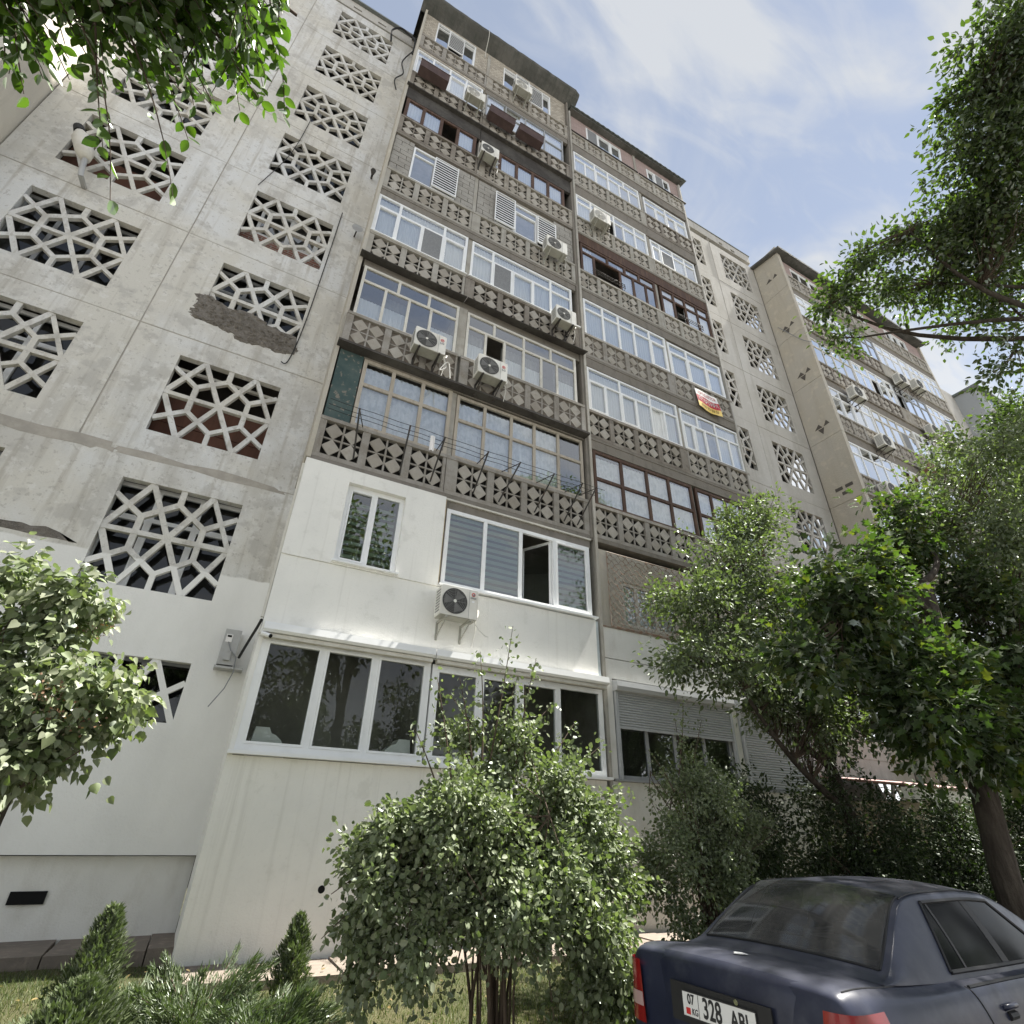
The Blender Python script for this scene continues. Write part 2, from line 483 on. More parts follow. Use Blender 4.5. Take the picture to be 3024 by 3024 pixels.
def slabs(x, x1, y0, y1, z0, z1, wds, gap=.014):
    i = 0
    while x < x1:
        wd = wds[i % len(wds)]; i += 1
        dz = R.uniform(-.012, .012); sk = R.uniform(-.02, .02)
        m = MB().prism([(x, 0), (x + wd - gap, 0), (x + wd - gap, 1), (x, 1)], 0, 1)
        m.v = [(a + (sk if b else 0), y0 + (y1 - y0) * b + .0, z0 + (z1 + dz - z0) * c) for a, b, c in m.v]
        m.build('paving_slab', pv_m, pv)
        x += wd
slabs(-.02, 13.5, -.95, -.125, -.2, 0.0, [.62, .47, .52, .55, .6])
slabs(-6.85, -.1, .34, 1.33, -.2, .10, [.95, .5, .62, .72])
# ------------------------------------------------------------------ the long apartment building
bld = thing('apartment_building', 'nine-storey concrete apartment block with glazed balconies and lattice screens', 'building')
gap_shade_m = weather('gap_shade', (.018, .017, .016), [(u3(3), .4, .65, (.03, .028, .025), .8)], .95)  # near-black, paints the shade seen through open parapets
GY = .03           # plane of the balcony glazing
TILES = [0]
# --- diamond tile, one shared mesh: a low pyramid on a rotated square, unit half-width
def tile_mesh():
    m = MB()
    c = [(1, 0), (0, 1), (-1, 0), (0, -1)]
    n0 = 0
    m.v = [(x, 0, z) for x, z in c] + [(x, 1, z) for x, z in c] + [(0, -.5, 0)]
    for i in range(4):
        j = (i + 1) % 4
        m.f.append((8, j, i)); m.f.append((i, j, 4 + j, 4 + i))
    m.f.append((4, 5, 6, 7))
    return m.mesh('diamond_tile', tile_m)
TILE = tile_mesh()
tile_rand = [tile_m, tile_m]
def parapet(x0, x1, zb, blocks, y=0.0, h=.886, solid=False, mat=None, ends=(True, True), broken=0, cell_only=False):
    """cast parapet: bottom beam, rail, pilasters, ribs; diamonds are pieces"""
    mat = mat or ornament
    if R.random() < .55: mat = R.choice([ornament_dk, ornament_wm, mat])
    th = .07
    m = MB()
    m.box(x0, x1, y, y + th, zb, zb + .085)
    m.box(x0 - .004, x1 + .004, y - .018, y + th + .02, zb + h - .075, zb + h)
    prev = x0
    for (a, b) in blocks:
        m.box(prev, a, y - .004, y + th, zb + .085, zb + h - .075)
        prev = b
    m.box(prev, x1, y - .004, y + th, zb + .085, zb + h - .075)
    z0, z1 = zb + .085, zb + h - .075
    cells = []
    for (a, b) in blocks:
        xm, zm = (a + b) / 2, (z0 + z1) / 2
        m.box(xm - .017, xm + .017, y + .026, y + .056, z0, z1)
        m.box(a, xm - .017, y + .028, y + .056, zm - .015, zm + .015)
        m.box(xm + .017, b, y + .028, y + .056, zm - .015, zm + .015)
        for cx in ((a + xm) / 2 - .004, (b + xm) / 2 + .004):
            for cz in ((z0 + zm) / 2, (z1 + zm) / 2):
                cells.append((cx, cz, (b - a) / 4 + .006, (z1 - z0) / 4 + .004))
    p = m.build('parapet', mat, bld)
    yb = y + (.040 if solid else .105)
    MB().box(x0 + .03, x1 - .03, yb, yb + .019, zb + .06, zb + h - .05).build('backing_board', backing_m if solid else gap_shade_m, p)  # board where solid, else an added sheet that darkens the openings
    rest = MB()
    for (cx, cz, hw, hz) in cells:
        if TILES[0] < 296:
            TILES[0] += 1
            t = add('diamond_tile', TILE, p, (cx, y + .022, cz), (hw * .95, .026, hz * .95), (0, R.uniform(-.04, .04), 0))
        else:
            k = len(rest.v)
            for v in TILE.vertices:
                rest.v.append((cx + v.co.x * hw * .95, y + .022 + v.co.y * .026, cz + v.co.z * hz * .95))
            for f in TILE.polygons:
                rest.f.append(tuple(k + i for i in f.vertices))
    if rest.v:
        tag(rest.build('diamond_tiles', tile_m, p), kind='stuff')
    return p
BL1 = [(.12, .78), (.92, 1.59), (1.73, 2.38)]
BR1 = [(2.70, 3.36), (3.51, 4.15), (4.29, 4.95), (5.08, 5.73)]
def mirror(L): return [(11.70 - b + .05, 11.70 - a + .05) for a, b in reversed(L)]
BR2 = mirror(BL1); BL2 = mirror(BR1)

def wavy(x0, x1, z0, z1, y, amp=.02, lam=.09, top=None):
    """hanging cloth sheet with folds"""
    m = MB(); n = max(4, int((x1 - x0) / lam * 4)); ph = R.uniform(0, 6)
    zs = [z0, z0 + (z1 - z0) * .5, z1]
    for j, z in enumerate(zs):
        for i in range(n + 1):
            x = x0 + (x1 - x0) * i / n
            m.v.append((x, y + amp * math.sin(2 * math.pi * (x - x0) / lam + ph + .6 * math.sin(5 * x)) * (1.0 - .25 * j), z))
    for j in range(2):
        for i in range(n):
            a = j * (n + 1) + i
            m.f.append((a, a + 1, a + n + 2, a + n + 1))
    return m
def glazing(x0, x1, z0, z1, muls, transom=None, fr=None, fw=.05, y=None, cur='sheer', special=None, gl=None, fd=.06, cols=None, parent=None, tmul=None):
    """balcony or wall window: frame mesh, one pane per light, cloth behind"""
    fr = fr or upvc; gl = gl or glass; y = GY if y is None else y
    special = special or {}
    m = MB()
    y0, y1 = y, y + fd
    m.box(x0, x1, y0, y1, z0, z0 + fw); m.box(x0, x1, y0, y1, z1 - fw, z1)
    m.box(x0, x0 + fw, y0, y1, z0 + fw, z1 - fw); m.box(x1 - fw, x1, y0, y1, z0 + fw, z1 - fw)
    xs = [x0 + fw] + list(muls) + [x1 - fw]
    zt = transom or (z1 - fw)
    for i, xm in enumerate(muls):
        m.box(xm - fw / 2, xm + fw / 2, y0 + .004, y1 - .003, z0 + fw, zt - (fw / 2 if transom else 0))
    tm = list(muls) if tmul is None else tmul
    if transom:
        m.box(x0 + fw, x1 - fw, y0 + .002, y1 - .002, zt - fw / 2, zt + fw / 2)
        for xm in tm:
            m.box(xm - fw / 2, xm + fw / 2, y0 + .004, y1 - .003, zt + fw / 2, z1 - fw)
    # sashes: a thinner inner frame on some lights
    win = m.build('window', fr, parent or bld)
    nl = len(xs) - 1
    rr = random.Random(int(x0 * 100 + z0 * 1000))
    for i in range(nl):
        a = xs[i] + (fw / 2 if i else 0); b = xs[i + 1] - (fw / 2 if i < nl - 1 else 0)
        za, zb_ = z0 + fw, zt - (fw / 2 if transom else 0)
        sp = special.get(i)
        if sp == 'net':
            MB().box(a + .02, b - .02, y0 - .012, y0 - .006, za + .02, zb_ - .02).build('insect_net', net_m, win)
            s = MB(); s.box(a, b, y0 - .016, y0 + .002, za, za + .022).box(a, b, y0 - .016, y0 + .002, zb_ - .022, zb_)
            s.box(a, a + .022, y0 - .016, y0 + .002, za + .022, zb_ - .022).box(b - .022, b, y0 - .016, y0 + .002, za + .022, zb_ - .022)
            s.build('net_frame', fr, win)
            continue
        if sp in ('open', 'void'):
            if sp == 'open':      # casement swung inwards about its right edge
                wd = b - a; ang = math.radians(62)
                hx, hy = b, y1
                def P_(t, off): return (hx - math.cos(ang) * t - math.sin(ang) * off, hy + math.sin(ang) * t - math.cos(ang) * off)
                s = MB()
                for (t0, t1, q0, q1) in ((0, wd, za, za + .045), (0, wd, zb_ - .045, zb_), (0, .045, za + .045, zb_ - .045), (wd - .045, wd, za + .045, zb_ - .045)):
                    k = len(s.v)
                    for (t, o_) in ((t0, 0), (t1, 0), (t1, .04), (t0, .04)):
                        X, Y = P_(t, o_)
                        s.v += [(X, Y, q0), (X, Y, q1)]
                    s.f += [(k, k + 2, k + 3, k + 1), (k + 2, k + 4, k + 5, k + 3), (k + 4, k + 6, k + 7, k + 5), (k + 6, k, k + 1, k + 7), (k + 1, k + 3, k + 5, k + 7), (k + 6, k + 4, k + 2, k)]
                sh = s.build('open_casement', fr, win)
                X0, Y0 = P_(.045, .02); X1, Y1 = P_(wd - .045, .02)
                MB().quad((X0, Y0, za + .045), (X1, Y1, za + .045), (X1, Y1, zb_ - .045), (X0, Y0, zb_ - .045)).build('pane', gl, win)
            continue
        if rr.random() < .45 and fw > .03 and fr is upvc:
            s = MB(); e = .03
            s.box(a, b, y0 - .012, y1 - .012, za, za + e).box(a, b, y0 - .012, y1 - .012, zb_ - e, zb_)
            s.box(a, a + e, y0 - .012, y1 - .012, za + e, zb_ - e).box(b - e, b, y0 - .012, y1 - .012, za + e, zb_ - e)
            s.build('sash', fr, win)
            a += e; b -= e; za += e; zb_ -= e
        tl = rr.uniform(-.004, .004)
        MB().quad((a, y0 + .03, za), (b, y0 + .03 + tl, za), (b, y0 + .03 + tl, zb_), (a, y0 + .03, zb_)).build('pane', gl, win)
    if transom:
        ts = [x0 + fw] + tm + [x1 - fw]
        for i in range(len(ts) - 1):
            a = ts[i] + (fw / 2 if i else 0); b = ts[i + 1] - (fw / 2 if i < len(ts) - 2 else 0)
            MB().quad((a, y0 + .031, zt + fw / 2), (b, y0 + .031, zt + fw / 2), (b, y0 + .031, z1 - fw), (a, y0 + .031, z1 - fw)).build('pane', gl, win)
    # cloth
    yc = y1 + .045
    for i in range(nl):
        a, b = xs[i], xs[i + 1]; sp = special.get(i)
        if sp == 'void' or sp == 'bare': continue
        if cur == 'sheer':
            wavy(a, b, z0 + .02, z1 - .04, yc, .018, .085).build('curtain', sheer, win, True)
        elif cur == 'lace':
            wavy(a, b, z0 + .02, z1 - .10 + .03 * math.sin(a * 9), yc, .022, .11).build('curtain', lace, win, True)
        elif cur == 'cafe':
            wavy(a + .01, b, z0 + .02, z0 + .02 + (zt - z0) * .56, yc, .012, .07).build('curtain', sheer, win, True)
            if sp != 'open' and rr.random() < .75:
                wavy(a, b, z0 + .1, zt, yc + .12, .03, .10).build('curtain', grey_cur, win, True)
        elif cur == 'mixed' and sp != 'open':
            if rr.random() < .6:
                wavy(a, b, z0 + .02, z1 - .05, yc, .018, .10).build('curtain', sheer, win, True)
    if cur == 'zebra':
        s = MB(); z = z0 + .03
        while z < z1 - .06:
            for i in range(nl):
                if special.get(i) != 'open': s.box(xs[i], xs[i + 1], yc - .02, yc - .016, z, z + .072)
            z += .125
        s.build('zebra_blind', green_cur, win)
    return win
def louver(x0, x1, z0, z1, y, tilt=0.0, n=None):
    """white slatted shutter panel in front of a window"""
    s = MB(); f = .028
    s.box(x0, x1, y, y + .03, z0, z0 + f).box(x0, x1, y, y + .03, z1 - f, z1).box(x0, x0 + f, y, y + .03, z0 + f, z1 - f).box(x1 - f, x1, y, y + .03, z0 + f, z1 - f)
    z = z0 + f + .02
    while z < z1 - f - .05:
        k = len(s.v)
        s.v += [(x0 + f, y + .002, z), (x1 - f, y + .002, z), (x1 - f, y + .012, z + .058), (x0 + f, y + .012, z + .058),
                (x0 + f, y + .008, z), (x1 - f, y + .008, z), (x1 - f, y + .018, z + .058), (x0 + f, y + .018, z + .058)]
        s.f += [(k, k + 1, k + 2, k + 3), (k + 7, k + 6, k + 5, k + 4), (k, k + 4, k + 5, k + 1), (k + 2, k + 6, k + 7, k + 3)]
        z += .112
    lv = s.build('louvre_shutter', upvc, bld)
    MB().box(x0 + f, x1 - f, y + .05, y + .056, z0 + f, z1 - f).build('shutter_backing', gap_shade_m, lv)  # same near-black sheet behind the slat gaps
    return lv
# --- slabs, inner walls, dividers of the balcony stacks
def stack_shell(x0, x1, xd, dz=0.0, k0=1, k1=9, dividers=True):
    for k in range(k0, k1 + 1):
        zb = B(k) + dz
        m = MB().box(x0, x1, .005, 1.25, zb - .10, zb + .03)
        m.build('floor_slab', slab_m, bld)
    top = B(k1) + dz + 2.75
    MB().box(x0, x1, 1.25, 1.45, B(k0) + dz - 1.2, top).build('inner_wall', inner_m, bld)
    m = MB()
    for k in range(k0, k1 + 1):
        zb = B(k) + dz
        m.box(xd - .055, xd + .055, .06, 1.25, zb + .03, zb + H - .10)
    m.build('flat_divider', ornament_lt, bld)
stack_shell(0.0, 5.93, 2.495)
stack_shell(6.02, 11.66, 9.27)
# end walls of the stacks (full height, seen edge on)
MB().box(-.075, 0.0, -.012, 1.2, 6.80, B(9) + 2.86).build('end_wall', side_wall_m, bld)
MB().box(5.862, 5.93, -.014, 1.25, 6.8, B(9) + 2.86).build('end_wall', slab_m, bld)
MB().box(5.945, 6.015, -.05, 1.25, 0.0, B(9) + 2.2).build('end_wall', ornament_lt, bld)
MB().box(11.665, 11.74, -.012, 1.2, 0.0, B(9) + 2.1).build('end_wall', concrete_r, bld)

def lintel(x0, x1, zb, z0=2.48, y=.02, mat=None):
    """strip between window head and the slab above, with its rough lower edge"""
    MB().box(x0, x1, y, y + .10, zb + z0, zb + H - .10).build('lintel', mat or slab_m, bld)

# ---------------- stack 1, storeys 3..9
for k in range(3, 10):
    zb = B(k)
    pale = ornament_lt if k in (5, 6, 7) else ornament
    if k == 4:
        yy = -.10
        parapet(-.02, 2.42, zb - .1, BL1, yy, .886, True, ornament)
        parapet(2.50, 5.84, zb - .1, BR1, yy, .886, True, ornament)
        # thick tarred canopy slab under it
        MB().box(-.06, 5.88, -.20, .3, zb - .165, zb - .115).build('canopy_slab', soot, bld)
    else:
        parapet(0.0, 2.44, zb, BL1, 0.0, .886, False, pale)
        parapet(2.452, 5.855, zb, BR1, 0.0, .886, False, pale)
zb = B(3)
MB().box(.03, .50, .02, .06, zb + .9, zb + 2.62).build('teal_panel', teal_m, bld)
glazing(.52, 2.44, zb + .90, zb + 2.60, [1.15, 1.79], zb + 1.95, beige_fr, .075, cur='lace')
glazing(2.56, 5.80, zb + .90, zb + 2.56, [3.23, 3.89, 4.48, 5.12], zb + 1.90, beige_fr, .065, cur='lace', special={4: 'bare'})
lintel(.5, 5.85, zb, 2.60)
zb = B(4)
glazing(.08, 2.36, zb + .80, zb + 2.38, [.64, 1.18, 1.70], zb + 1.91, offw, .06, y=-.06, cur='cafe', special={2: 'bare'}, tmul=[.9, 1.62])
glazing(2.58, 5.66, zb + .80, zb + 2.34, [3.09, 3.59, 4.12, 4.62, 5.08], zb + 1.87, offw, .06, y=-.06, cur='cafe', special={1: 'void', 4: 'bare'}, tmul=[3.3, 4.12, 4.9])
MB().box(2.37, 2.57, -.05, .08, zb + .80, zb + 2.4).build('post', ornament_lt, bld)
# sagging tar-paper awnings hung under the storey-5 balconies
for (a, b) in ((-.08, 2.46), (2.48, 5.95)):
    m = MB(); n = 14
    for i in range(n + 1):
        x = a + (b - a) * i / n
        sag = .06 * math.sin(3.1 * i / n) + R.uniform(-.012, .012)
        m.v += [(x, -.24, B(5) - .20 - sag * .4 + .02), (x, .03, B(5) - .11 - sag * .3), (x, .03, B(5) - .125 - sag * .3), (x, -.24, B(5) - .215 - sag * .4 + .02)]
    for i in range(n):
        p = 4 * i
        m.f += [(p, p + 4, p + 5, p + 1), (p + 1, p + 5, p + 6, p + 2), (p + 2, p + 6, p + 7, p + 3), (p + 3, p + 7, p + 4, p)]
    m.build('awning', soot, bld)
lintel(.05, 5.85, zb, 2.42)
zb = B(5)
glazing(0.0, 2.42, zb + .92, zb + 2.48, [.58, 1.18, 1.77], zb + 2.02, upvc, .062, cur='sheer', special={2: 'net'}, tmul=[.58, 1.77])
glazing(2.55, 5.70, zb + .92, zb + 2.44, [3.18, 3.77, 4.43, 4.99], zb + 1.98, upvc, .06, cur='sheer', special={1: 'net'}, tmul=[3.18, 4.99])
lintel(0, 5.85, zb, 2.48)
MB().box(-.01, 2.45, -.05, .03, zb + .888, zb + .918).box(2.5, 5.9, -.06, .03, zb + .886, zb + .916).build('sill', upvc, bld)
# storey 6: concrete-block infill, block by block
zb = B(6)
glazing(.57, 1.88, zb + .95, zb + 2.5, [1.22], zb + 2.15, upvc, .05, cur='sheer')
glazing(3.14, 5.16, zb + .92, zb + 2.42, [3.76, 4.54], zb + 2.05, upvc, .05, cur='sheer')
bm = {}
blk = MB().box(.0, 2.44, .105, .14, zb + .85, zb + 2.68).build('infill_wall', joint_m, bld)
MB().box(2.455, 5.85, .105, .14, zb + .85, zb + 2.68).build('infill_wall', joint_m, bld)
for (a, b) in ((.03, .56), (1.89, 2.43), (2.57, 3.13), (5.17, 5.84)):
    z = zb + .88; r = 0
    while z < zb + 2.62:
        x = a - (.2 if r % 2 else 0)
        while x < b - .02:
            xa, xb = max(x, a), min(x + .385, b)
            if xb - xa > .05:
                key = round(xb - xa, 3)
                if key not in bm: bm[key] = MB().box(0, key, 0, .06, 0, .185).mesh('concrete_block', block_m)
                add('concrete_block', bm[key], blk, (xa, .05 + R.uniform(-.004, .004), z))
            x += .40
        z += .20; r += 1
louver(1.19, 1.90, zb + 1.0, zb + 2.42, -.055)
louver(3.10, 3.76, zb + .98, zb + 2.42, -.05)
louver(4.52, 5.18, zb + .98, zb + 2.30, -.05)
zb = B(7)
glazing(.06, 2.34, zb + .92, zb + 2.04, [.62, 1.19, 1.73], None, brown_fr, .10, cur='sheer', special={2: 'void'})
glazing(2.55, 5.60, zb + .90, zb + 1.95, [3.19, 3.79, 4.39, 4.97], None, brown_fr, .10, cur='sheer')
MB().box(.0, 2.44, .02, .10, zb + 2.04, zb + 2.68).box(2.455, 5.85, .02, .10, zb + 1.96, zb + 2.68).build('sooty_beam', soot, bld)
MB().box(-.05, 5.88, -.10, .2, B(8) - .155, B(8) - .105).build('canopy_slab', soot, bld)
zb = B(8)
glazing(0.0, 2.38, zb + .92, zb + 2.55, [.59, 1.18, 1.77], zb + 2.12, upvc, .06, cur='sheer', special={1: 'bare'})
glazing(2.54, 5.64, zb + .92, zb + 2.42, [3.29, 4.08, 4.86], zb + 1.75, grey_fr, .045, cur='mixed')
lintel(0, 2.44, zb, 2.55, mat=brick_y); lintel(2.455, 5.85, zb, 2.42)
zb = B(9)
WT = zb + 2.88
def brickwall(xs_, x0, x1, z0, z1, y, mat, holes):
    m = MB(); xx = x0
    for (a, b, c, d) in holes:
        m.box(xx, a, y, y + .12, z0, z1); m.box(a, b, y, y + .12, z0, c); m.box(a, b, y, y + .12, d, z1); xx = b
    m.box(xx, x1, y, y + .12, z0, z1)
    return m.build('brick_wall', mat, bld)
brickwall(0, 0, 5.85, zb + .04, WT, .09, brick_y, [(.45, 1.96, zb + 1.02, zb + 2.80), (3.12, 5.18, zb + .98, zb + 2.66)])
glazing(.45, 1.96, zb + 1.02, zb + 2.80, [.94, 1.46], zb + 2.5, upvc, .05, y=.10, cur='none')
glazing(3.12, 5.18, zb + .98, zb + 2.66, [3.62, 4.20, 4.78], zb + 2.4, upvc, .05, y=.10, cur='none')
louver(.92, 1.50, zb + 1.25, zb + 2.45, .02)
louver(3.62, 4.2, zb + 1.7, zb + 2.55, .02)
louver(4.2, 4.80, zb + 1.05, zb + 2.4, .02)
# --- eave of stack 1: a sloped soffit with a rounded rough edge
m = MB(); n = 30
for i in range(n + 1):
    x = -.25 + 6.55 * i / n; j = R.uniform(-.012, .012); e = .07 if i in (0, n) else 0
    for (yy, zz) in ((.12, WT - .02), (-.24, WT + .16), (-.40 + e, WT + .27), (-.43 + e, WT + .36), (-.36 + e, WT + .45), (.2, WT + .62), (2.5, WT + .8)):
        m.v.append((x, yy + j, zz + j))
for i in range(n):
    for q in range(6):
        a = i * 7 + q
        m.f.append((a, a + 7, a + 8, a + 1))
m.f.append(tuple(range(7))); m.f.append(tuple(range(n * 7 + 6, n * 7 - 1, -1)))
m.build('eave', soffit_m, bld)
MB().box(-.075, 5.93, .25, 2.4, WT - .4, WT + .1).build('attic_wall', slab_m, bld)

# ---------------- stack 2, storeys 3..9
for k in range(3, 10):
    zb = B(k)
    fill = k == 5
    if k == 9:
        parapet(6.03, 9.30, zb - .06, BL2, 0, .80, False, ornament_lt); parapet(9.312, 11.75, zb - .06, BR2, 0, .80, True, ornament_lt)
        continue
    parapet(6.03, 9.30, zb - (.02 if k > 3 else 0), BL2, 0, .86, fill, ornament if k < 6 else ornament_lt)
    parapet(9.312, 11.75, zb - (.02 if k > 3 else 0), BR2, 0, .86, k in (5, 7, 6), ornament if k < 6 else ornament_lt)
zb = B(3)
glazing(6.10, 9.28, zb + .86, zb + 2.42, [6.95, 7.75, 8.47], zb + 1.62, brown_fr, .075, cur='lace')
glazing(9.40, 11.66, zb + .86, zb + 2.40, [9.97, 10.5, 11.08], zb + 1.60, brown_fr, .07, cur='lace')
lintel(6.03, 11.7, zb, 2.44)
zb = B(4)
glazing(6.08, 9.22, zb + .86, zb + 2.38, [6.67, 7.16, 7.70, 8.22, 8.70], zb + 1.92, upvc, .055, cur='sheer', special={4: 'open'}, tmul=[7.16, 8.22])
glazing(9.33, 11.68, zb + .86, zb + 2.34, [9.78, 10.25, 10.72, 11.21], zb + 1.86, upvc, .055, cur='sheer', special={2: 'bare'}, tmul=[10.0, 10.72])
wavy(10.27, 10.70, zb + 1.0, zb + 1.85, .2, .02, .09).build('curtain', grey_cur, bld, True)
lintel(6.03, 11.7, zb, 2.40)
zb = B(5)
glazing(6.10, 9.22, zb + .85, zb + 2.36, [6.79, 7.37, 7.95, 8.57], zb + 1.95, upvc, .065, cur='sheer')
glazing(9.30, 11.58, zb + .85, zb + 2.28, [10.08, 10.88], zb + 1.88, upvc, .065, cur='sheer')
lintel(6.03, 11.7, zb, 2.38)
zb = B(6)
glazing(6.13, 9.20, zb + .85, zb + 2.26, [6.64, 7.68, 8.22, 8.75], zb + 1.85, brown_fr, .08, cur='mixed', special={1: 'void'}, tmul=[7.2, 7.9, 8.5])
glazing(9.40, 11.66, zb + .85, zb + 2.24, [10.0, 10.52, 11.08], zb + 1.80, brown_fr, .08, cur='mixed', special={1: 'void'})
lintel(6.03, 11.7, zb, 2.28, mat=brown_fr)
for (a, b) in ((6.55, 7.75), (9.95, 11.1)):
    m = MB()
    for q in (.93, 1.02, 1.10):
        m.tube([(a, -.06, zb + q), (b, -.06, zb + q)], .011, 5)
    for x in (a + .02, b - .02): m.tube([(x, .02, zb + .88), (x, -.06, zb + .90), (x, -.06, zb + 1.12)], .010, 5)
    m.build('rail', metal_dk, bld)
zb = B(7)
glazing(6.08, 9.16, zb + .85, zb + 2.2, [6.70, 7.20, 7.69, 8.09, 8.61], zb + 1.78, upvc, .06, cur='mixed', special={2: 'void'}, tmul=[6.7, 7.69, 8.61])
glazing(9.33, 11.50, zb + .85, zb + 2.06, [9.77, 10.4, 10.97], zb + 1.72, upvc, .06, cur='mixed', special={1: 'net'})
lintel(6.03, 11.7, zb, 2.2)
zb = B(8)
glazing(6.10, 9.15, zb + .82, zb + 2.22, [6.60, 7.05, 7.66, 8.17, 8.62], zb + 1.78, upvc, .055, cur='mixed', special={4: 'bare'}, tmul=[7.05, 7.66, 8.4])
glazing(9.37, 11.56, zb + .82, zb + 2.06, [9.92, 10.48, 10.96], zb + 1.66, upvc, .055, cur='mixed', special={2: 'bare'}, tmul=[10.48])
lintel(6.03, 11.7, zb, 2.24)
zb = B(9)
brickwall(0, 6.02, 11.74, zb + .04, zb + 2.25, .09, brick_p, [(6.84, 8.59, zb + .9, zb + 2.12), (9.92, 11.2, zb + .85, zb + 1.96)])
glazing(6.84, 8.59, zb + .9, zb + 2.12, [7.41, 8.05], None, upvc, .05, y=.10, cur='sheer', special={0: 'net'})
glazing(9.92, 11.2, zb + .85, zb + 1.96, [10.36, 10.83], None, upvc, .05, y=.10, cur='sheer', special={1: 'net'})
MB().box(6.0, 9.25, -.06, .02, zb + .742, zb + .772).box(9.3, 11.85, -.06, .02, zb + .742, zb + .772).build('flashing', metal_dk, bld)
m = MB(); n = 96         # corrugated slate edge
for i in range(n + 1):
    x = 5.95 + 6.05 * i / n; q = .022 * math.sin(i * 1.57)
    m.v += [(x, -.22, zb + 2.36 + q), (x, 2.3, zb + 2.95 + q), (x, 2.3, zb + 2.93 + q), (x, -.22, zb + 2.34 + q)]
for i in range(n):
    p = 4 * i
    m.f += [(p, p + 4, p + 5, p + 1), (p + 3, p + 2, p + 6, p + 7), (p, p + 3, p + 7, p + 4)]
m.build('slate_roof', slate_m, bld)
MB().box(6.0, 11.8, -.14, .10, zb + 2.26, zb + 2.33).build('eave_board', soffit_m, bld)
MB().box(6.02, 11.74, .3, 2.2, zb + 2.0, zb + 2.6).build('attic_wall', slab_m, bld)

# ---------------- storeys 1 and 2, white insulated cladding of stack 1
CY = -.085
def holed(name, mat, x0, x1, z0, z1, y0, y1, holes):
    """a wall slab with rectangular openings (sorted in x, not overlapping)"""
    m = MB(); xx = x0
    for (a, b, c, d) in holes:
        if a > xx: m.box(xx, a, y0, y1, z0, z1)
        if c > z0: m.box(a, b, y0, y1, z0, c)
        if d < z1: m.box(a, b, y0, y1, d, z1)
        xx = b
    if x1 > xx: m.box(xx, x1, y0, y1, z0, z1)
    return m.build(name, mat, bld)
holed('cladding', plaster, -.06, 2.49, 4.915, 6.715, CY - .02, .1, [(.71, 1.73, 4.98, 6.46)])
MB().box(2.49, 2.53, -.03, .1, 4.92, 6.7).build('cladding_edge', weather('foam_edge', (.52, .42, .28), [(u3(9), .45, .65, (.30, .22, .13), .8)], .9), bld)
holed('cladding', plaster, -.058, 5.81, 3.80, 4.91, CY, .1, [])
holed('cladding', plaster, -.06, 5.86, -.15, 2.09, CY, .1, [])
MB().box(-.058, .0, CY + .003, 1.2, -.15, 6.70).build('end_wall', plaster, bld)
MB().box(-.10, -.062, CY + .01, CY + .05, 3.9, 6.6).build('conduit', offw, bld)
glazing(.71, 1.73, 4.98, 6.46, [1.22], None, upvc, .075, y=.0, cur='none', gl=glass_g, fd=.07)
MB().box(.68, 1.77, CY - .09, .0, 4.945, 4.975).build('sill', upvc, bld)
glazing(2.56, 5.79, 4.99, 6.53, [3.37, 4.15, 4.93], None, upvc, .075, y=-.02, cur='zebra', special={2: 'open'}, gl=glass_g)
MB().box(2.5, 5.84, CY - .07, -.02, 4.935, 4.972).build('sill', upvc, bld)
s = MB(); z = 5.05
while z < 6.3: s.box(.79, 1.65, .16, .165, z, z + .062); z += .125
s.build('zebra_blind', green_cur, bld)
lintel(2.53, 5.85, 4.058, 2.48)
MB().box(-.06, 5.86, -.02, .1, 6.72, 6.755).build('cladding_cap', offw, bld)
glazing(0.0, 2.53, 2.15, 3.66, [.87, 1.65], None, upvc, .085, y=-.07, cur='none', gl=glass_c, fd=.08)
glazing(2.56, 5.88, 2.15, 3.60, [3.4, 4.15, 4.93], None, upvc, .085, y=-.07, cur='none', gl=glass_c, fd=.08)
MB().box(-.07, 2.54, -.20, -.07, 2.10, 2.142).box(2.55, 5.92, -.20, -.07, 2.10, 2.142).build('sill', upvc, bld)
MB().prism([(0, 0), (1, 0), (1, 1), (0, 1)], 0, 1)
for (a, b) in ((-.03, 2.53), (2.55, 5.93)):     # roller shutter boxes
    m = MB(); pr = [(-.085, 3.83), (-.24, 3.80), (-.25, 3.70), (-.22, 3.665), (-.085, 3.66)]
    k = len(pr); m.v = [(a, y, z) for y, z in pr] + [(b, y, z) for y, z in pr]
    for i in range(k):
        j = (i + 1) % k; m.f.append((i, j, k + j, k + i))
    m.f += [tuple(range(k)), tuple(range(2 * k - 1, k - 1, -1))]
    m.build('shutter_box', upvc, bld)
    MB().box(a + .03, b - .02, -.19, -.10, 3.60, 3.655).build('shutter_rail', offw, bld)
MB().box(5.815, 5.875, CY + .01, .1, 3.84, 4.9).build('flashing_strip', weather('pale_blue_strip', (.42, .47, .49), [(u3(6), .45, .65, (.33, .36, .37), .7)], .5), bld)
# room behind the ground-floor window
MB().box(0.0, 5.9, 4.2, 4.3, .8, 3.9).box(0, 5.9, 1.5, 4.2, 3.82, 3.9).build('room_wall', inner_m, bld)

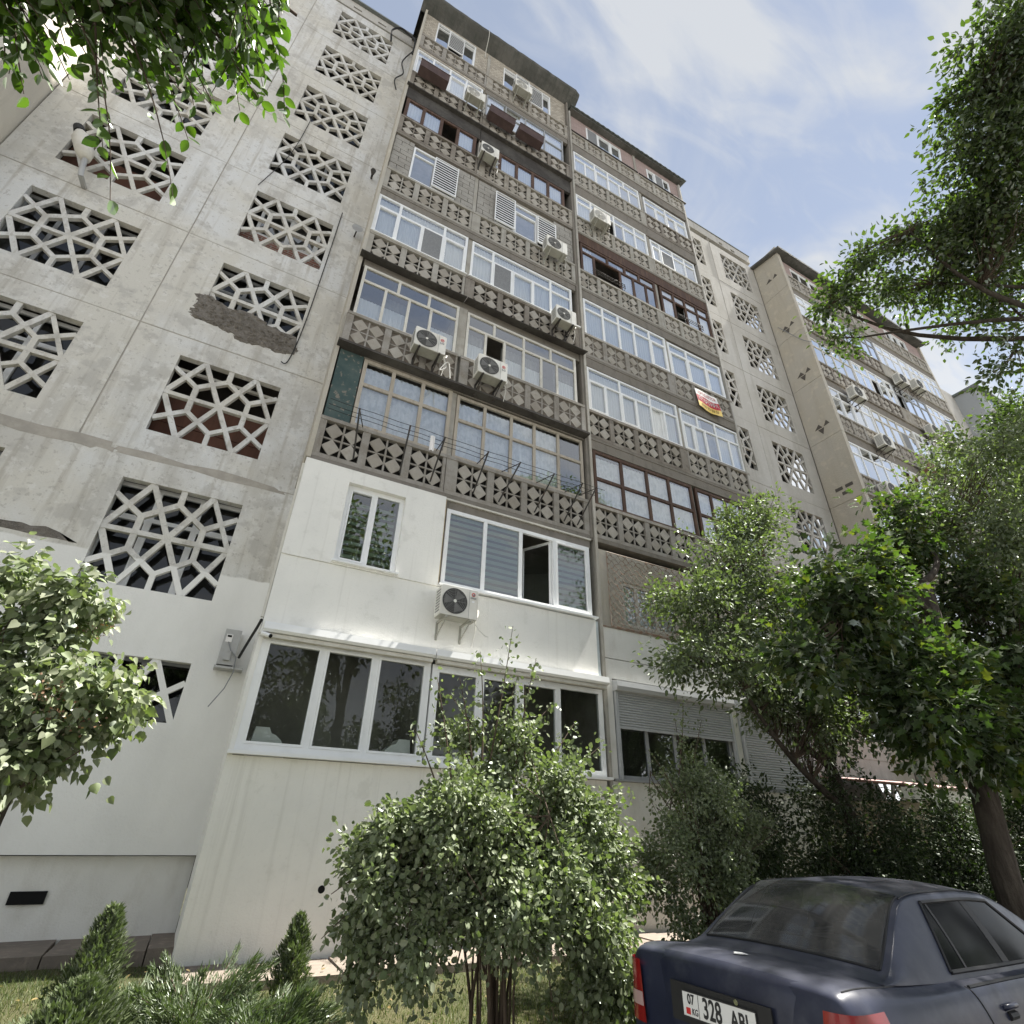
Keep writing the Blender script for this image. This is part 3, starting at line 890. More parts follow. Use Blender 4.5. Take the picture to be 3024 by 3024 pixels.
# ---------------- storeys 1 and 2 of stack 2
MB().box(6.03, 11.70, .0, .12, 4.25, 4.86).build('wall_panel', plinth_m, bld)
MB().box(6.03, 11.70, .004, .12, 3.86, 4.235).build('wall_panel', plinth_m, bld)
MB().box(6.03, 11.70, .0, .12, -.15, 2.10).build('wall_panel', plinth_m, bld)
holed('wall_panel', side_wall_m, 6.03, 11.70, 4.885, 6.62, .06, .16, [(6.66, 8.2, 5.0, 5.98), (9.9, 11.2, 5.0, 5.98)])
MB().box(6.05, 8.6, -.02, .06, 4.862, 4.883).build('sill', rust, bld)
glazing(6.66, 8.2, 5.0, 5.98, [7.07, 7.6], None, offw, .07, y=.09, cur='mixed')
glazing(9.9, 11.2, 5.0, 5.98, [10.5], None, offw, .07, y=.09, cur='mixed')
m = MB()        # expanded wavy security grille
m.tube([(6.25, -.02, 4.90), (6.25, -.02, 6.55), (8.4, -.02, 6.55), (8.4, -.02, 4.90), (6.25, -.02, 4.90)], .014, 5)
for s_ in (1, -1):
    for c in np.arange(-1.9, 2.4, .155):
        pts = []
        for i in range(60):
            x = 6.25 + 2.15 * i / 59
            z = 4.9 + (c if s_ > 0 else 1.65 - c) + s_ * (x - 6.25) * .80 + .022 * math.sin((x - 6.25) * 41 + (c * 20))
            if 4.9 < z < 6.55: pts.append((x, -.02 + .004 * s_, z))
        if len(pts) > 2: m.tube(pts, .0075, 4, False)
m.build('security_grille', rust, bld)
for (a, b, zlow) in ((6.17, 9.22, 3.02), (9.4, 11.6, 2.14)):
    m = MB(); pr = [(0, 3.83), (-.16, 3.80), (-.17, 3.70), (-.14, 3.63), (0, 3.62)]
    k = len(pr); m.v = [(a, y, z) for y, z in pr] + [(b, y, z) for y, z in pr]
    for i in range(k):
        j = (i + 1) % k; m.f.append((i, j, k + j, k + i))
    m.f += [tuple(range(k)), tuple(range(2 * k - 1, k - 1, -1))]
    bx_ = m.build('shutter_box', shutter_m, bld)
    z = zlow; m = MB()
    while z < 3.62:                          # curved slats
        k = len(m.v)
        for x in (a + .08, b - .08):
            m.v += [(x, -.03, z), (x, -.048, z + .014), (x, -.05, z + .028), (x, -.034, z + .045)]
        m.f += [(k + i, k + 4 + i, k + 5 + i, k + 1 + i) for i in range(3)]
        z += .047
    m.box(a + .08, b - .08, -.05, -.02, zlow - .05, zlow - .002)
    m.box(a + .02, a + .078, -.065, .0, 2.14, 3.62).box(b - .078, b - .02, -.065, .0, 2.14, 3.62)
    m.build('roller_shutter', shutter_m, bld)
glazing(6.25, 9.14, 2.14, 3.60, [6.93, 7.62, 8.38], None, grey_fr, .065, y=.02, cur='none', gl=glass_g)
MB().box(6.1, 9.3, -.07, .0, 2.105, 2.138).box(9.35, 11.65, -.06, 0, 2.105, 2.138).build('sill', grey_fr, bld)
MB().box(9.22, 9.4, -.015, .12, 2.14, 3.86).build('pier', plinth_m, bld)
MB().box(6.03, 6.165, -.02, .12, 2.14, 3.86).build('pier', plinth_m, bld)

# ---------------- lattice walls of the recesses
LP = dict(C=(.5, .5), T1=(.25, 1), T2=(.5, 1), T3=(.75, 1), L1=(0, .84), L2=(0, .5), L4=(0, .16), B1=(.25, 0), B2=(.5, 0), B3=(.75, 0),
          R1=(1, .84), R2=(1, .5), R3=(1, .16), h1=(.25, .66), h2=(.5, .85), h3=(.75, .66), h4=(.75, .34), h5=(.5, .15), h6=(.25, .34))
LE = 'C T1,C T3,C L2,C R2,C B1,C B3,h1 h2,h2 h3,h3 h4,h4 h5,h5 h6,h6 h1,h1 L1,h3 R1,h4 R3,h6 L4,h2 T2,h5 B2,L2 T1,T3 R2,R2 B3,B1 L2'
LE = [tuple(e.split()) for e in LE.split(',')]
def lattice(x0, x1, z0, z1, y, mat, wd=.085, low=-1, dp=.09):
    m = MB(); i = 0
    for a, b in LE:
        pa, pb = LP[a], LP[b]
        if min(pa[1], pb[1]) < low: continue
        A = (x0 + pa[0] * (x1 - x0), z0 + pa[1] * (z1 - z0)); Bp = (x0 + pb[0] * (x1 - x0), z0 + pb[1] * (z1 - z0))
        i += 1
        m.bar(A, Bp, wd * (1 + .10 * ((i * 7) % 5 - 2) / 2), y + .0006 * i, y + dp - .0006 * i)
    for nme, (a, b) in LP.items():           # nodes fill the joints
        i += 1
        cx, cz = x0 + a * (x1 - x0), z0 + b * (z1 - z0); r_ = wd * .62
        if nme[0] in 'Ch' and b > low: m.prism([(cx + r_ * math.cos(t * math.pi / 4), cz + r_ * math.sin(t * math.pi / 4)) for t in range(8)], y + .0006 * i, y + dp - .001 - .0006 * i)
    return m.build('lattice_screen', mat, bld)
def recess(xa, xb, dz, Y, mat, floors, cols, split, f_top, styles=None, depth=1.1, plinth_z=None):
    styles = styles or {}
    top = f_top
    zj0 = 6.66 + dz
    MB().box(xa, xb, Y + .13, Y + .2, zj0 - H * 2, top - .1).build('joint_backing', joint_m, bld) if False else None
    for k in floors:
        z0 = zj0 + (k - 3) * H; z1 = min(z0 + H, top)
        if k == floors[0]: z0 = (plinth_z if plinth_z is not None else z0)
        g = .012
        for ci, (a, b) in enumerate(((xa, split), (split, xb))):
            hx0, hx1 = cols[ci]
            hz0 = 7.2 + dz + (k - 3) * H; hz1 = hz0 + 1.8
            jy = R.uniform(-.006, .006) if k > 2 or dz else 0.0
            coat = k <= 2 and not dz       # plastered over: no open joint below the paint line
            gl_, gr_ = (0 if coat and ci == 1 else g), (0 if coat and ci == 0 else g)
            pn = holed('wall_panel', mat, a + gl_, b - gr_, z0 + (0 if k == 2 and coat else g), z1 - (0 if k == 1 and coat else g), Y + jy, Y + .14, [(hx0, hx1, hz0 + (.93 if k == 1 and not dz else 0), hz1)])
            lattice(hx0, hx1, hz0, hz1, Y + .012, mat, .085, .4 if k == 1 and not dz else -1, .065 if dz else .09)
            st = styles.get((k, ci), 'glass')
            y2 = Y + .26
            if st == 'glass':
                glazing(hx0 - .1, hx1 + .1, hz0 - .05, hz1 + .05, [hx0 + .55, hx0 + 1.2], hz0 + 1.25 if (k + ci) % 2 else None, upvc if (k + ci) % 3 == 0 else grey_fr, .07, y=y2, cur='none', gl=glass_d)
            elif st == 'boards':
                m = MB()
                for q in range(4): m.box(hx0 - .2, hx1 + .2, y2 + .25 + .01 * (q % 2), y2 + .29, hz0 - .1 + q * .33, hz0 + .22 + q * .33)
                m.build('board_panel', brown_board, bld)
                MB().box(hx0 - .2, hx1 + .2, y2, y2 + .06, hz1 - .16, hz1 - .10).build('rail', offw, bld)
            elif st == 'brick':
                MB().box(hx0 - .2, hx1 + .2, y2 + .1, y2 + .2, hz0 - .1, hz0 + .75).build('brick_wall', brick_r, bld)
                glazing(hx0 + .2, hx1 - .2, hz0 + .75, hz1, [hx0 + .9], None, upvc, .07, y=y2 + .1, cur='none', gl=glass_g)
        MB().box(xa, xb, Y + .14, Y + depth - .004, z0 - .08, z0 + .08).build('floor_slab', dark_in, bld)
    # recessed mortar in the joints, back wall
    m = MB()
    for k in floors[1:]:
        z0 = zj0 + (k - 3) * H; m.box(xa, xb, Y + .008, Y + .13, z0 - .0115, z0 + .0115)
    m.box(split - .0115, split + .0115, Y + .009, Y + .128, (plinth_z or 1), top)
    m.build('joint_mortar', joint_m, bld)
    MB().box(xa, xb, Y + .21, Y + depth + .1, top - .02, top + .1).build('roof_slab', slab_m, bld)
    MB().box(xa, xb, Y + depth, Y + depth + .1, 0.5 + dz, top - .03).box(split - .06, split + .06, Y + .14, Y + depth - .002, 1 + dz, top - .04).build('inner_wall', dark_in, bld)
RY = 1.2
recess(-6.80, -.005, 0, RY, concrete, range(1, 10), [(-6.03, -4.19), (-2.65, -.83)], -3.46, 26.45,
       {(3, 1): 'boards', (5, 1): 'brick', (5, 0): 'boards', (8, 0): 'none', (9, 1): 'none', (8, 1): 'none'}, plinth_z=.94)
MB().box(-6.85, -.06, 1.33, 1.5, -.15, .935).build('plinth', plinth_m, bld)
# attic strip with vents and dark coping above the left recess
holed('attic_wall', concrete_r, -6.8, -.08, 26.45, 27.05, RY + .03, RY + .2, [(-5.4, -5.1, 26.62, 26.74), (-2.4, -2.1, 26.62, 26.74), (-1.5, -1.2, 26.62, 26.74)])
MB().box(-6.9, -.06, RY - .08, RY + .5, 27.05, 27.13).build('coping', slate_m, bld)
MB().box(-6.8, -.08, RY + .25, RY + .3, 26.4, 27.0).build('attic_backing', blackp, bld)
# next bay to the left: its side wall closes the recess
MB().box(-9.5, -6.82, 0.0, 1.6, -.15, 27.1).build('end_wall', weather('cream_side_wall', (.60, .565, .49), [(u3(.6), .42, .62, (.53, .50, .44), .8), ((4, 4, .35), .5, .72, (.44, .41, .36), .5)], .92, [(u3(14), .5, .02)]), bld)
# vent hole in the plinth and round pipe hole in the cladding
MB().box(-1.92, -1.56, 1.30, 1.327, .45, .58).build('vent_opening', blackp, bld)
m = MB(); m.disc((1.39, .66), 0.0, .042, CY - .004, 20, .003); m.build('pipe_hole', blackp, bld)
# spalled mortar patch covering the foot of the storey-4 screen
def patch(outline, y, name, mat, th=.03, seed=3):
    rr = random.Random(seed); pts = []
    for i in range(len(outline)):
        a, b = outline[i], outline[(i + 1) % len(outline)]
        n = 5
        for j in range(n):
            t = j / n; pts.append((a[0] + (b[0] - a[0]) * t + rr.uniform(-.035, .035), a[1] + (b[1] - a[1]) * t + rr.uniform(-.03, .03)))
    m = MB(); m.prism(pts, y - th * .45, y + .005)
    if th > .02:                                  # crumbled lumps of mortar
        xs_ = [p[0] for p in outline]; zs_ = [p[1] for p in outline]
        def inside(x, z):
            c = False; n_ = len(outline)
            for i in range(n_):
                (xa, za), (xb, zb_) = outline[i], outline[i - 1]
                if (za > z) != (zb_ > z) and x < (xb - xa) * (z - za) / (zb_ - za) + xa: c = not c
            return c
        for q in range(420):
            x, z = rr.uniform(min(xs_), max(xs_)), rr.uniform(min(zs_), max(zs_))
            if not inside(x, z): continue
            r_ = rr.uniform(.03, .11); k = rr.randrange(5, 8); ph = rr.uniform(0, 6)
            top = y - th * rr.uniform(.3, 1.5); n0 = len(m.v)
            for i in range(k):
                a = ph + 6.283 * i / k; q_ = r_ * rr.uniform(.6, 1.2); m.v.append((x + q_ * math.cos(a) * 1.4, y, z + q_ * math.sin(a) * .8))
            m.v.append((x + rr.uniform(-.02, .02), top, z + rr.uniform(-.02, .02)))
            for i in range(k): m.f.append((n0 + i, n0 + k, n0 + (i + 1) % k))
    return m.build(name, mat, bld)
mortar_m = weather('raw_mortar', (.27, .245, .215), [(u3(3), .42, .6, (.20, .18, .155), .9), (u3(11), .5, .66, (.34, .315, .28), .6)], .97, [(u3(7), 1.0, .09), (u3(25), .9, .03)])
patch([(-2.78, 10.62), (-2.62, 10.72), (-2.30, 10.55), (-1.80, 10.62), (-1.40, 10.48), (-.86, 10.42), (-.80, 9.98), (-1.15, 9.88), (-1.33, 9.96), (-1.70, 9.83), (-2.0, 9.95), (-2.3, 10.0), (-2.7, 10.05)], RY, 'mortar_patch', mortar_m, .045)
patch([(-3.95, 4.92), (-3.85, 5.08), (-3.1, 5.06), (-2.85, 4.90)], RY, 'mortar_patch', mortar_m, .006, 5)
patch([(-5.2, 6.55), (-5.2, 6.78), (-3.0, 6.76), (-2.9, 6.60), (-3.5, 6.58)], RY, 'mortar_patch', joint_m, .008, 9)
patch([(-2.9, 6.60), (-2.9, 6.74), (-.4, 6.74), (-.2, 6.60)], RY, 'mortar_patch', joint_m, .006, 11)
# ---------------- right recess and stack 3 (this part of the block stands 0.7 m lower)
DZ = -.70
recess(11.75, 17.64, DZ, RY, concrete_r, range(1, 10), [(12.35, 14.05), (15.28, 17.0)], 14.68, 26.0,
       {(k, c): ('glass' if (k + c) % 5 == 0 else 'none') for k in range(1, 10) for c in (0, 1)}, plinth_z=.4)
holed('attic_wall', concrete_r, 11.75, 17.64, 25.99, 26.55, RY + .03, RY + .2, [(13.3, 13.55, 26.05, 26.22), (15.5, 15.75, 26.05, 26.22), (16.3, 16.55, 26.05, 26.22)])
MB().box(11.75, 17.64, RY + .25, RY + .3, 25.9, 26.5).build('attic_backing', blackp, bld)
MB().box(11.7, 17.7, RY + .0, RY + .4, 26.55, 26.6).build('coping', slate_m, bld)
MB().box(11.75, 17.64, 1.34, 1.5, -.4, .39).build('plinth', plinth_m, bld)
# stack 3: side wall panels, one per storey, with small ornament niches
SX = 17.65
for k in range(1, 10):
    z0 = B(k) + DZ - .1; z1 = z0 + H - .015
    MB().box(SX, SX + .2, -.10 + R.uniform(-.004, .004), 1.18, z0, z1).build('side_panel', side_wall_m, bld)
    zc_ = z0 + .45 if k != 9 else z0 + .9
    m = MB()
    def tri(p):
        n = len(m.v); m.v += [(SX - .006, a, b) for a, b in p] + [(SX + .002, a, b) for a, b in p]; q = len(p)
        m.f.append(tuple(range(n, n + q)))
        for i in range(q):
            j = (i + 1) % q; m.f.append((n + i, n + j, n + q + j, n + q + i))
    if k == 5:
        for (a, b) in ((.80, .05), (.42, .05), (.60, -.18)):
            tri([(a, zc_ + b), (a - .28, zc_ + b), (a - .28, zc_ + b + .13), (a, zc_ + b + .13)])
    else:
        tri([(.82, zc_ + .1), (.50, zc_ + .1), (.62, zc_ + .30)]); tri([(.45, zc_ + .1), (.20, zc_ + .12), (.30, zc_ + .32)])
        if k % 2 == 0 or k == 7: tri([(.70, zc_ + .06), (.45, zc_ + .06), (.55, zc_ - .22)])
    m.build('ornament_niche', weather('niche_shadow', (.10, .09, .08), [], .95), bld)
MB().box(SX + .2, 29.3, 1.25, 1.4, 0, 26.0).build('inner_wall', inner_m, bld)
B3 = [(18.0 + i * .80, 18.66 + i * .80) for i in range(14)]
def colr(i): return [upvc, upvc, offw, upvc, grey_fr][i % 5]
for k in range(3, 10):
    zb = B(k) + DZ
    MB().box(SX + .2, 29.3, -.0 + .008, 1.25, zb - .10, zb + .03).build('floor_slab', slab_m, bld)
    dark = k in (4, 6, 7)
    for pi, (a, b) in enumerate(((17.86, 23.55), (23.562, 29.28))):
        m = parapet(a, b, zb, [q for q in B3 if q[0] > a + .05 and q[1] < b - .05], -.06, .86, k in (4, 5, 6, 8), ornament if k < 7 else ornament_lt)
    if k == 9:
        brickwall(0, 17.86, 29.28, zb + .04, zb + 2.1, .05, plaster if False else brick_p, [(18.6, 20.6, zb + .86, zb + 1.9), (22.5, 24.3, zb + .86, zb + 1.9), (26, 28, zb + .86, zb + 1.9)])
        for (a, b) in ((18.6, 20.6), (22.5, 24.3), (26, 28)):
            glazing(a, b, zb + .86, zb + 1.9, [a + .65, a + 1.3], None, upvc, .05, y=.06, cur='mixed')
        continue
    x = 17.92; i = 0
    while x < 29:
        wd = (2.75, 3.0, 2.75, 2.7)[i]
        n = 5 if i % 2 else 4
        rr = random.Random(k * 10 + i)
        glazing(x, x + wd, zb + .86, zb + 2.35, [x + wd * (q + 1) / n for q in range(n - 1)], zb + 1.85, colr(k + i), .055, y=-.03, cur=('sheer', 'mixed', 'none', 'mixed')[(k + i) % 4], special={rr.randrange(n): rr.choice(['net', 'bare', 'void'])})
        x += wd + .06; i += 1
    lintel(17.86, 29.28, zb, 2.37, y=-.02)
MB().box(17.86, 29.28, -.03, .1, 0.0, B(3) + DZ - .12).build('wall_panel', concrete_r, bld)
glazing(18.6, 21.5, 4.3, 5.6, [19.3, 20, 20.7], None, upvc, .06, y=-.08, cur='none')
glazing(24, 27, 4.3, 5.6, [24.8, 25.5, 26.2], None, upvc, .06, y=-.08, cur='none')
zt = B(9) + DZ + 2.15
m = MB()
m.v = [(17.45, -.35, zt), (29.5, -.35, zt), (29.5, 2.2, zt + .5), (17.45, 2.2, zt + .5), (17.45, -.35, zt + .12), (29.5, -.35, zt + .12), (29.5, 2.2, zt + .62), (17.45, 2.2, zt + .62)]
m.f = [(0, 3, 2, 1), (4, 5, 6, 7), (0, 1, 5, 4), (1, 2, 6, 5), (2, 3, 7, 6), (3, 0, 4, 7)]
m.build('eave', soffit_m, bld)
MB().box(29.3, 29.45, -.05, 1.4, 0, zt).build('end_wall', side_wall_m, bld)
MB().box(29.45, 35.3, 1.2, 1.4, 0, 25.2).build('wall_panel', concrete_r, bld)

# ---------------- grey far section
gb = thing('apartment_building', 'grey-painted end section of the apartment row furthest along the street', 'building', (35.3, .15, 0))
dark_pane = weather('dark_pane', (.10, .13, .16), [], .08, spec=.8)
greyp = weather('grey_paint', (.34, .36, .375), [(u3(.4), .4, .65, (.30, .315, .33), .8)], .9)
MB().box(35.3, 46, .15, 8, 0, 25.0).build('wall', greyp, gb)
MB().box(35.15, 46.2, -.1, 8.2, 25.0, 25.15).build('roof', slate_m, gb)
for k in range(3, 10):
    for x in (36.6, 39.4, 42.2):
        fr = MB().box(x, x + 1.7, .09, .148, B(k) + DZ + .6, B(k) + DZ + 1.9).build('window', upvc, gb)
        MB().box(x + .06, x + .82, .075, .088, B(k) + DZ + .66, B(k) + DZ + 1.84).build('pane', dark_pane, fr)
        MB().box(x + .88, x + 1.64, .075, .088, B(k) + DZ + .66, B(k) + DZ + 1.84).build('pane', dark_pane, fr)
# ------------------------------------------------------------------ things hung on the building
def ac(x, y, z, w_, h, d, label, logo=None, fan='dark', extra=None, brk=True, group='air conditioner outdoor units on the facade', mat=None, face=0.0):
    """outdoor unit; (x,y,z) = lower left front corner, front faces -y"""
    t = thing('air_conditioner', label, 'air conditioner', (x, y, z), group, local=True, rot=(0, 0, face))
    e = .018
    m = MB()
    pr = [(e, 0), (w_ - e, 0), (w_, e), (w_, h - e), (w_ - e, h), (e, h), (0, h - e), (0, e)]
    m.prism(pr, 0.0, d)
    m.build('casing', mat or acw, t)
    MB().box(.01, w_ - .01, .012, d - .01, -.012, -.001).build('base_tray', ac_bot, t)
    cx, cz, r_ = w_ * .37, h * .5, min(h * .44, w_ * .33)
    MB().disc((cx, cz), 0, r_, -.004, 32, .004).build('fan_recess', acg if fan != 'dark' else weather('fan_dark', (.05, .05, .05), [], .8), t)
    g = MB()
    for q in range(1, 9):
        rr = r_ * q / 8.0
        g.disc((cx, cz), rr - .0035, rr + .0025, -.012, 28, .006)
    for q in range(8):
        a = q * math.pi / 4
        g.bar((cx + .03 * math.cos(a), cz + .03 * math.sin(a)), (cx + r_ * math.cos(a), cz + r_ * math.sin(a)), .006, -.011, -.006)
    g.build('fan_grille', acg if fan == 'dark' else acw, t)
    if fan == 'dark':
        b = MB()
        for q in range(3):
            a = q * 2.094 + .5
            p = [(cx, cz), (cx + r_ * .9 * math.cos(a), cz + r_ * .9 * math.sin(a)), (cx + r_ * .9 * math.cos(a + .9), cz + r_ * .9 * math.sin(a + .9))]
            b.prism(p, -.0055, -.0048)
        b.build('fan_blade', acg, t)
    MB().disc((cx, cz), 0, .028, -.016, 16, .006).build('fan_hub', mat or acw, t)
    # service cover seam on the right and side vents on the left
    MB().box(w_ * .755, w_ * .762, -.002, .002, .01, h - .01).build('cover_seam', acg, t)
    sv = MB()
    for q in range(8):
        sv.box(-.003, .002, .04, d - .05, h * .12 + q * h * .1, h * .12 + q * h * .1 + .022)
    sv.build('side_vents', acg, t)
    if brk:
        for bx in (w_ * .18, w_ * .82):
            m = MB()
            m.box(bx - .018, bx + .018, -.02, d + .16, -.045, -.013)
            m.tube([(bx, .0, -.05), (bx, d + .15, -.28)], .012, 5)
            m.box(bx - .018, bx + .018, d + .13, d + .16, -.32, -.046)
            m.build('bracket', metal_dk if brk == 'dark' else ac_bot, t)
    hs = MB(); hs.tube([(w_ - .01, d * .6, h * .22), (w_ + .07, d * .6, h * .20), (w_ + .11, d * .8, h * .45), (w_ + .10, d + .1, h * .75), (w_ + .06, d + .2, h * .85)], .016, 6)
    hs.tube([(w_ - .01, d * .7, h * .12), (w_ + .05, d * .7, h * .08), (w_ + .07, d * .75, -.12), (w_ + .02 + .05 * ((x * 7) % 1), d * .8, -.38)], .008, 5)
    hs.build('pipe', white_cab, t)
    if logo == 'LG':
        lx = w_ * .87
        m = MB(); m.disc((lx, h * .74), 0, .042, -.004, 24, .003); m.build('logo_disc', red_l, t)
        m = MB(); m.disc((lx, h * .74), .026, .031, -.0062, 20, .002); m.bar((lx, h * .74 + .018), (lx, h * .74 - .016), .007, -.0062, -.005).bar((lx, h * .74 - .016), (lx + .016, h * .74 - .016), .007, -.0064, -.0052); m.build('logo_mark', acw, t)
        add('lettering', textmesh('LG', .075, grey_l, bold=.002), t, (lx, -.004, h * .57), rot=(math.pi / 2, 0, 0))
    elif logo == 'GREE':
        lx = w_ * .865
        m = MB(); m.disc((lx, h * .84), .020, .034, -.004, 24, .003); m.build('logo_disc', red_l, t)
        m = MB(); m.disc((lx + .008, h * .83), 0, .018, -.0055, 16, .002); m.build('logo_mark', grey_l, t)
        add('lettering', textmesh('GREE', .042, grey_l, bold=.001, sx=1.1), t, (lx, -.004, h * .715), rot=(math.pi / 2, 0, 0))
        MB().box(lx - .022, lx + .022, -.004, -.001, h * .56, h * .62).build('sticker', upvc, t)
    return t
ac(2.43, -.50, 4.30, .66, .50, .27, 'cream outdoor unit with brand mark just above the white shutter boxes', 'GREE')
ac(1.32, -.52, B(4) + .16, .68, .51, .27, 'grimy outdoor unit with red disc mark, left one of the storey-four pair', 'LG', brk='dark')
ac(2.76, -.52, B(4) + .10, .70, .53, .27, 'clean white outdoor unit with red disc mark, right one of the storey-four pair', 'LG', brk='dark')
ac(4.87, -.42, B(5) + .34, .62, .50, .26, 'white outdoor unit at the right end of the storey-five parapet', None, brk='dark')
ac(4.62, -.42, B(6) + .42, .68, .50, .26, 'white outdoor unit beside the louvred shutter on the block-infill storey', None)
ac(2.37, -.42, B(7) + .56, .58, .50, .26, 'white outdoor unit by the post between the dark-framed windows', None, brk='dark')
ac(1.70, -.42, B(8) + .62, .63, .48, .26, 'white outdoor unit right of the leftmost brown planter box', None, fan='pale')
ac(3.40, -.42, B(9) + .46, .68, .50, .26, 'outdoor unit on the brick top storey in front of its right window', None, fan='pale')
ac(6.45, -.42, B(7) + .50, .66, .52, .27, 'white outdoor unit near the left end of the second balcony stack', None, fan='pale')
for (x, z, lab) in ((19.0, 16.55, 'dusty outdoor unit with overhanging board on the far stack behind branch'),
                    (19.7, 14.35, 'white outdoor unit on third storey row of the far stack, left one'),
                    (18.6, 11.75, 'white outdoor unit nearest the beige side wall of the far stack'),
                    (24.7, 16.9, 'white outdoor unit above the flower box on the far stack, left of two'),
                    (26.2, 16.75, 'white outdoor unit at the right end of the far stack, right of two'),
                    (23.8, 19.6, 'small outdoor unit high on the far stack under the eave, left of two'),
                    (25.4, 20.0, 'small outdoor unit high on the far stack under the eave, right of two')):
    ac(x, -.46, z, .75, .55, .3, lab, None, brk='dark')
ac(35.9, -.2, 22.9, .8, .55, .3, 'dark outdoor unit on the grey far section of the row', None)

def planter(x, z, w_, label):
    t = thing('planter_box', label, 'planter', (x, -.42, z), 'brown planter boxes on the storey-eight parapet', local=True)
    m = MB(); d = .34; h = .30
    m.v = [(0, 0.05, 0), (w_, .05, 0), (w_, d, 0), (0, d, 0), (0, 0, h), (w_, 0, h), (w_, d, h), (0, d, h)]
    m.f = [(0, 1, 5, 4), (1, 2, 6, 5), (2, 3, 7, 6), (3, 0, 4, 7), (3, 2, 1, 0)]
    m.build('trough', box_brown, t)
    MB().box(.01, w_ - .01, .02, d - .02, h - .05, h - .03).build('soil', backing_m, t)
    MB().box(-.012, w_ + .012, -.012, .012, h - .004, h + .018).build('rim', box_brown, t)
planter(.16, B(8) + .62, .94, 'dark brown planter box, leftmost of three on the storey-eight parapet')
planter(2.55, B(8) + .44, .92, 'dark brown planter box, middle of three on the storey-eight parapet')
planter(3.64, B(8) + .44, .92, 'dark brown planter box, rightmost of three on the storey-eight parapet')
# small flower box on the far stack
fb = thing('flower_box', 'wooden flower box with straggly green plant on the far stack', 'planter', (22.6, -.45, 14.3), local=True)
m = MB()
for q in range(3): m.box(0, 1.3, .0, .03, .02 + q * .1, .11 + q * .1)
m.box(0, 1.3, .03, .4, 0.0, .02); m.build('trough', brown_board, fb)

# banner
bn = thing('banner', 'red, white and yellow for-sale banner hung over the storey-five parapet', 'banner', (10.05, -.06, B(5) - .2))
def bpt(u, v):
    x = 10.06 + .90 * u + .07 * v * u
    z = B(5) + .60 - .74 * v - .03 * u + (.035 * math.sin(6 * u) * v) - (.10 * v * (1 - abs(2 * u - 1.1)) * .6)
    y = -.055 - .025 * math.sin(7 * u + 2 * v) * (.3 + v) - .03 * v
    return (x, y, z)
def bstrip(v0, v1, name, mat):
    m = MB(); n = 20; k = 6
    for j in range(k + 1):
        for i in range(n + 1):
            m.v.append(bpt(i / n, v0 + (v1 - v0) * j / k + .02 * math.sin(i * .5) * (1 if 0 < v0 and j == 0 or (v1 < 1 and j == k) else 0)))
    for j in range(k):
        for i in range(n):
            a = j * (n + 1) + i
            m.f.append((a, a + n + 1, a + n + 2, a + 1))
    return m.build(name, mat, bn, True)
vin_w = weather('banner_white', (.80, .78, .76), [], .6); vin_r = weather('banner_red', (.48, .035, .05), [], .6); vin_y = weather('banner_yellow', (.80, .58, .16), [], .6)
vin_b = weather('banner_brown', (.22, .10, .04), [], .6)
bstrip(0, .34, 'white_band', vin_w); bstrip(.34, .70, 'red_band', vin_r); bstrip(.70, 1.0, 'yellow_band', vin_y)
def btext(s, v, size, mat, sx=1.0, bold=.002):
    me = textmesh(s, size, mat, bold=bold, sx=sx)
    for q in me.vertices:
        u = .5 + q.co.x / .92
        p = bpt(u, v - q.co.y / .74)
        q.co = Vector((p[0], p[1] - .006, p[2]))
    add('lettering', me, bn)
btext('ПРОДАЁТСЯ', .19, .150, vin_r, .78); btext('КВАРТИРА', .52, .200, vin_w, .74, .004); btext('0550 77 53 53', .84, .150, vin_b, .72)
# clothes rack on storey 3
cr = thing('clothes_rack', 'black outrigger clothes-drying rack with lines along the storey-three parapet', 'clothes rack', (2.9, -.05, B(3)))
for (x0, xt) in ((.70, .56), (1.56, 1.50), (2.16, 2.19), (3.05, 3.10), (3.62, 3.82), (4.45, 4.62), (5.18, 5.33), (5.52, 5.68)):
    m = MB(); m.tube([(x0, -.02, B(3) + .14), (xt, -.56, B(3) + .86)], .016, 6)
    m.tube([(xt, -.56, B(3) + .84), (x0 + .05, .0, B(3) + .90)], .010, 5)
    m.build('arm', metal_dk, cr)
for (y, z) in ((-.56, .865), (-.40, .875), (-.26, .885)):
    m = MB(); pts = []
    for i in range(25):
        x = .05 + 5.85 * i / 24; pts.append((x, y, B(3) + z - .02 * abs(math.sin(x * 3.6))))
    m.tube(pts, .0055, 4); m.build('line', cable_m, cr)
rag = thing('rag', 'small torn white rag knotted on the drying line', 'rag', (2.0, -.45, B(3) + .5))
m = wavy(1.93, 2.02, B(3) + .52, B(3) + .86, -.47, .02, .06); m.build('cloth', vin_w, rag, True)
